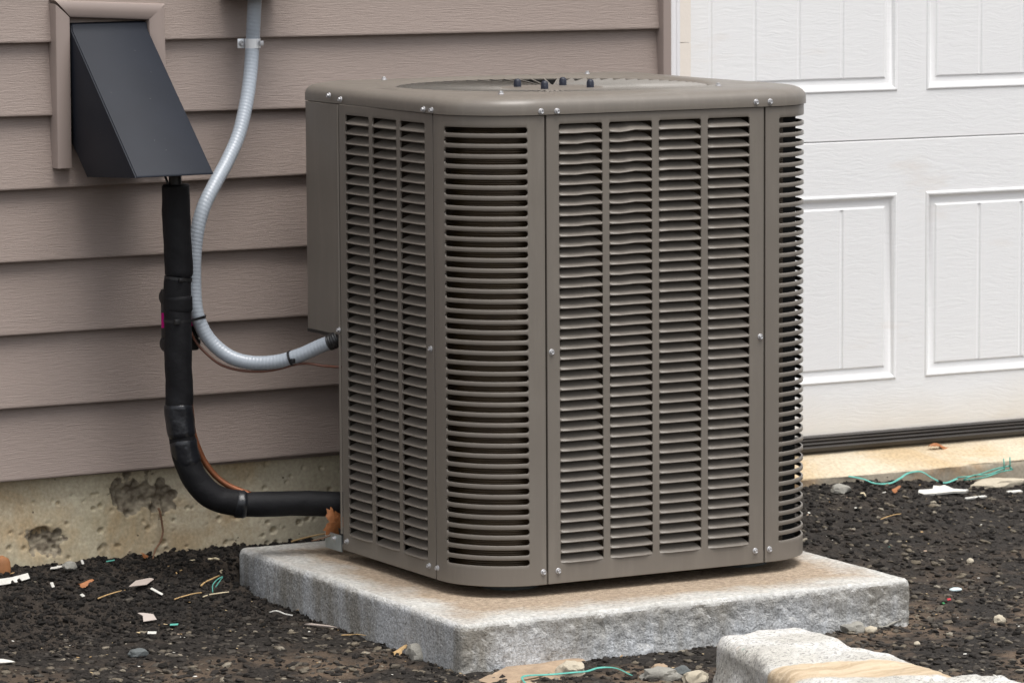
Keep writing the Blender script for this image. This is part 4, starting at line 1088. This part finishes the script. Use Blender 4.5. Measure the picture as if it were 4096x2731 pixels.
# teal threads and straps
wire('teal_thread', 'looped teal plastic thread on the soil left of the pad', 'thread', [at(1.318, -.268, .008), at(1.321, -.262, .022), at(1.332, -.256, .028), at(1.345, -.25, .030), at(1.338, -.253, .022), at(1.328, -.258, .018), at(1.340, -.252, .024)], .0010, 'teal', 6)
def strap(name, label, P, w_=.003):
    pth = catmull([tuple(p) for p in P], .004); base = pth[0].copy(); g = G(); A = []; B = []
    for i, p in enumerate(pth):
        tn = (pth[min(i+1, len(pth)-1)]-pth[max(i-1, 0)]).normalized(); s = tn.cross(Vector((0, -.5, .85))).normalized()
        A.append(p-base-s*w_/2); B.append(p-base+s*w_/2)
    g.loft([A, B], False); g.loft([[a+Vector((0, .0004, -.0006)) for a in A], [b+Vector((0, .0004, -.0006)) for b in B]], False)
    return tag(obj(name, g.me(name, 'teal', True), None, base), label, 'strap')
sr = [(2.760, -.060, .016), (2.784, -.074, .010), (2.799, -.094, .006), (2.827, -.104, .005), (2.870, -.075, .010), (2.895, -.066, .020), (2.925, -.066, .021), (2.950, -.070, .010), (2.975, -.075, .005), (3.01, -.068, .008)]
strap('teal_strap', 'long curved teal plastic strap lying along the foot of the apron', [(x, y, GZ(x, y)+h) for x, y, h in sr], .0040)
sf = [(1.46, -1.16), (1.490, -1.085), (1.531, -1.097), (1.574, -1.096), (1.6, -1.094), (1.630, -1.082), (1.650, -1.100), (1.645, -1.16)]
strap('teal_strap', 'teal plastic strap curling across the ground below the pad at the bottom edge', [(x, y, GZ(x, y)+.010) for x, y in sf], .0035)
nt_ = thing('net_scrap', 'torn piece of teal plastic netting against the apron', 'net', (3.07, -.066, GZ(3.07, -.066)+.014))
for k, P in enumerate(([(-.060, 0, .002), (-.02, -.006, .004), (.03, 0, .012), (.068, .0, .016)], [(-.045, -.004, -.004), (0, -.012, .000), (.04, -.004, .006), (.070, -.002, .008)], [(-.052, -.010, -.002), (-.03, -.014, .006), (.01, -.008, .004), (.05, -.004, .013)])):
    g = G(); tube(g, catmull(P, .008), .0013, 6); g.part('strand', 'teal', nt_, True)
for P in ([(.052, -.002, .008), (.050, -.002, .032)], [(.066, -.002, .008), (.065, -.002, .034)], [(.066, -.002, .014), (.072, -.002, .008)]):
    g = G(); tube(g, [Vector(q) for q in P], .0013, 6); g.part('strand', 'teal', nt_, True)
# leaves
def leaf(label, loc, size, rot, seed=0, mat='leaf', lobes=5, stem=None):
    g = G(); n = 40; P = []
    rr = random.Random(seed)
    for i in range(n):
        t = 2*PI*i/n
        r_ = (.50+.50*abs(math.cos(t*lobes/2))**.7)*(1+.12*math.sin(t*17+seed))*(1+rr.uniform(-.06, .06))
        P.append((size[0]*r_*math.cos(t), size[1]*r_*math.sin(t), 0))
    fz = lambda x, y: .25*size[0]*math.sin(x/size[0]*2.2+seed)+.18*size[0]*math.cos(y/size[1]*2.8)
    rings = [[(x*k, y*k, fz(x*k, y*k)) for x, y, _ in P] for k in (1, .75, .5, .25, .02)]
    g.loft(rings, True); me = g.me('leaf', mat, True)
    o = tag(obj('leaf', me, None, loc, rot), label, 'leaf'); return o
lf = leaf('curled brown oak leaf standing behind the lower left corner of the unit', (1.5500, -.275, -.075), (.020, .034), (PI/2, .15, -.3), 3)
g = G(); tube(g, catmull([(1.545, -.28, -.096), (1.530, -.27, -.103), (1.512, -.26, -.108)], .003), .0010, 6); st = g.part('stem', 'root', lf, True); st.matrix_parent_inverse = (Matrix.Translation(lf.location) @ lf.rotation_euler.to_matrix().to_4x4()).inverted()
leaf('small folded orange leaf on the black soil at left', at(1.123, -.163, .012), (.016, .008), (.3, .1, .2), 6, lobes=3)
leaf('brown leaf scrap at the foot of the foundation beside the root', at(1.296, -.015, .012), (.013, .008), (.7, .1, .5), 9, lobes=3)
leaf('tan leaf beside the grey rock at the left side of the pad', at(1.425, -.775, .008), (.018, .008), (.3, 0, .3), 12, 'straw', 3)
leaf('orange leaf lying on the apron against the garage door seal', (3.030, .030, -.0865), (.024, .008), (.10, 0, .05), 15, lobes=2)
leaf('brown leaf scrap on the ground near the left end of the teal strap', at(2.805, -.155, .010), (.013, .007), (.4, 0, .2), 18, lobes=3)
leaf('small curled pale leaf on the black ground before the apron', at(2.722, -.170, .010), (.012, .007), (.5, 0, .9), 21, 'pale_straw', 3)
# rusty stub at the left edge
sb = blob('pipe_stub', 'rusty orange pipe stub poking from the soil at the left edge', 'pipe stub', (1.030, -.012, -.158), (.014, .014, .030), 'rust', 40, jit=.06, cubic=.4)
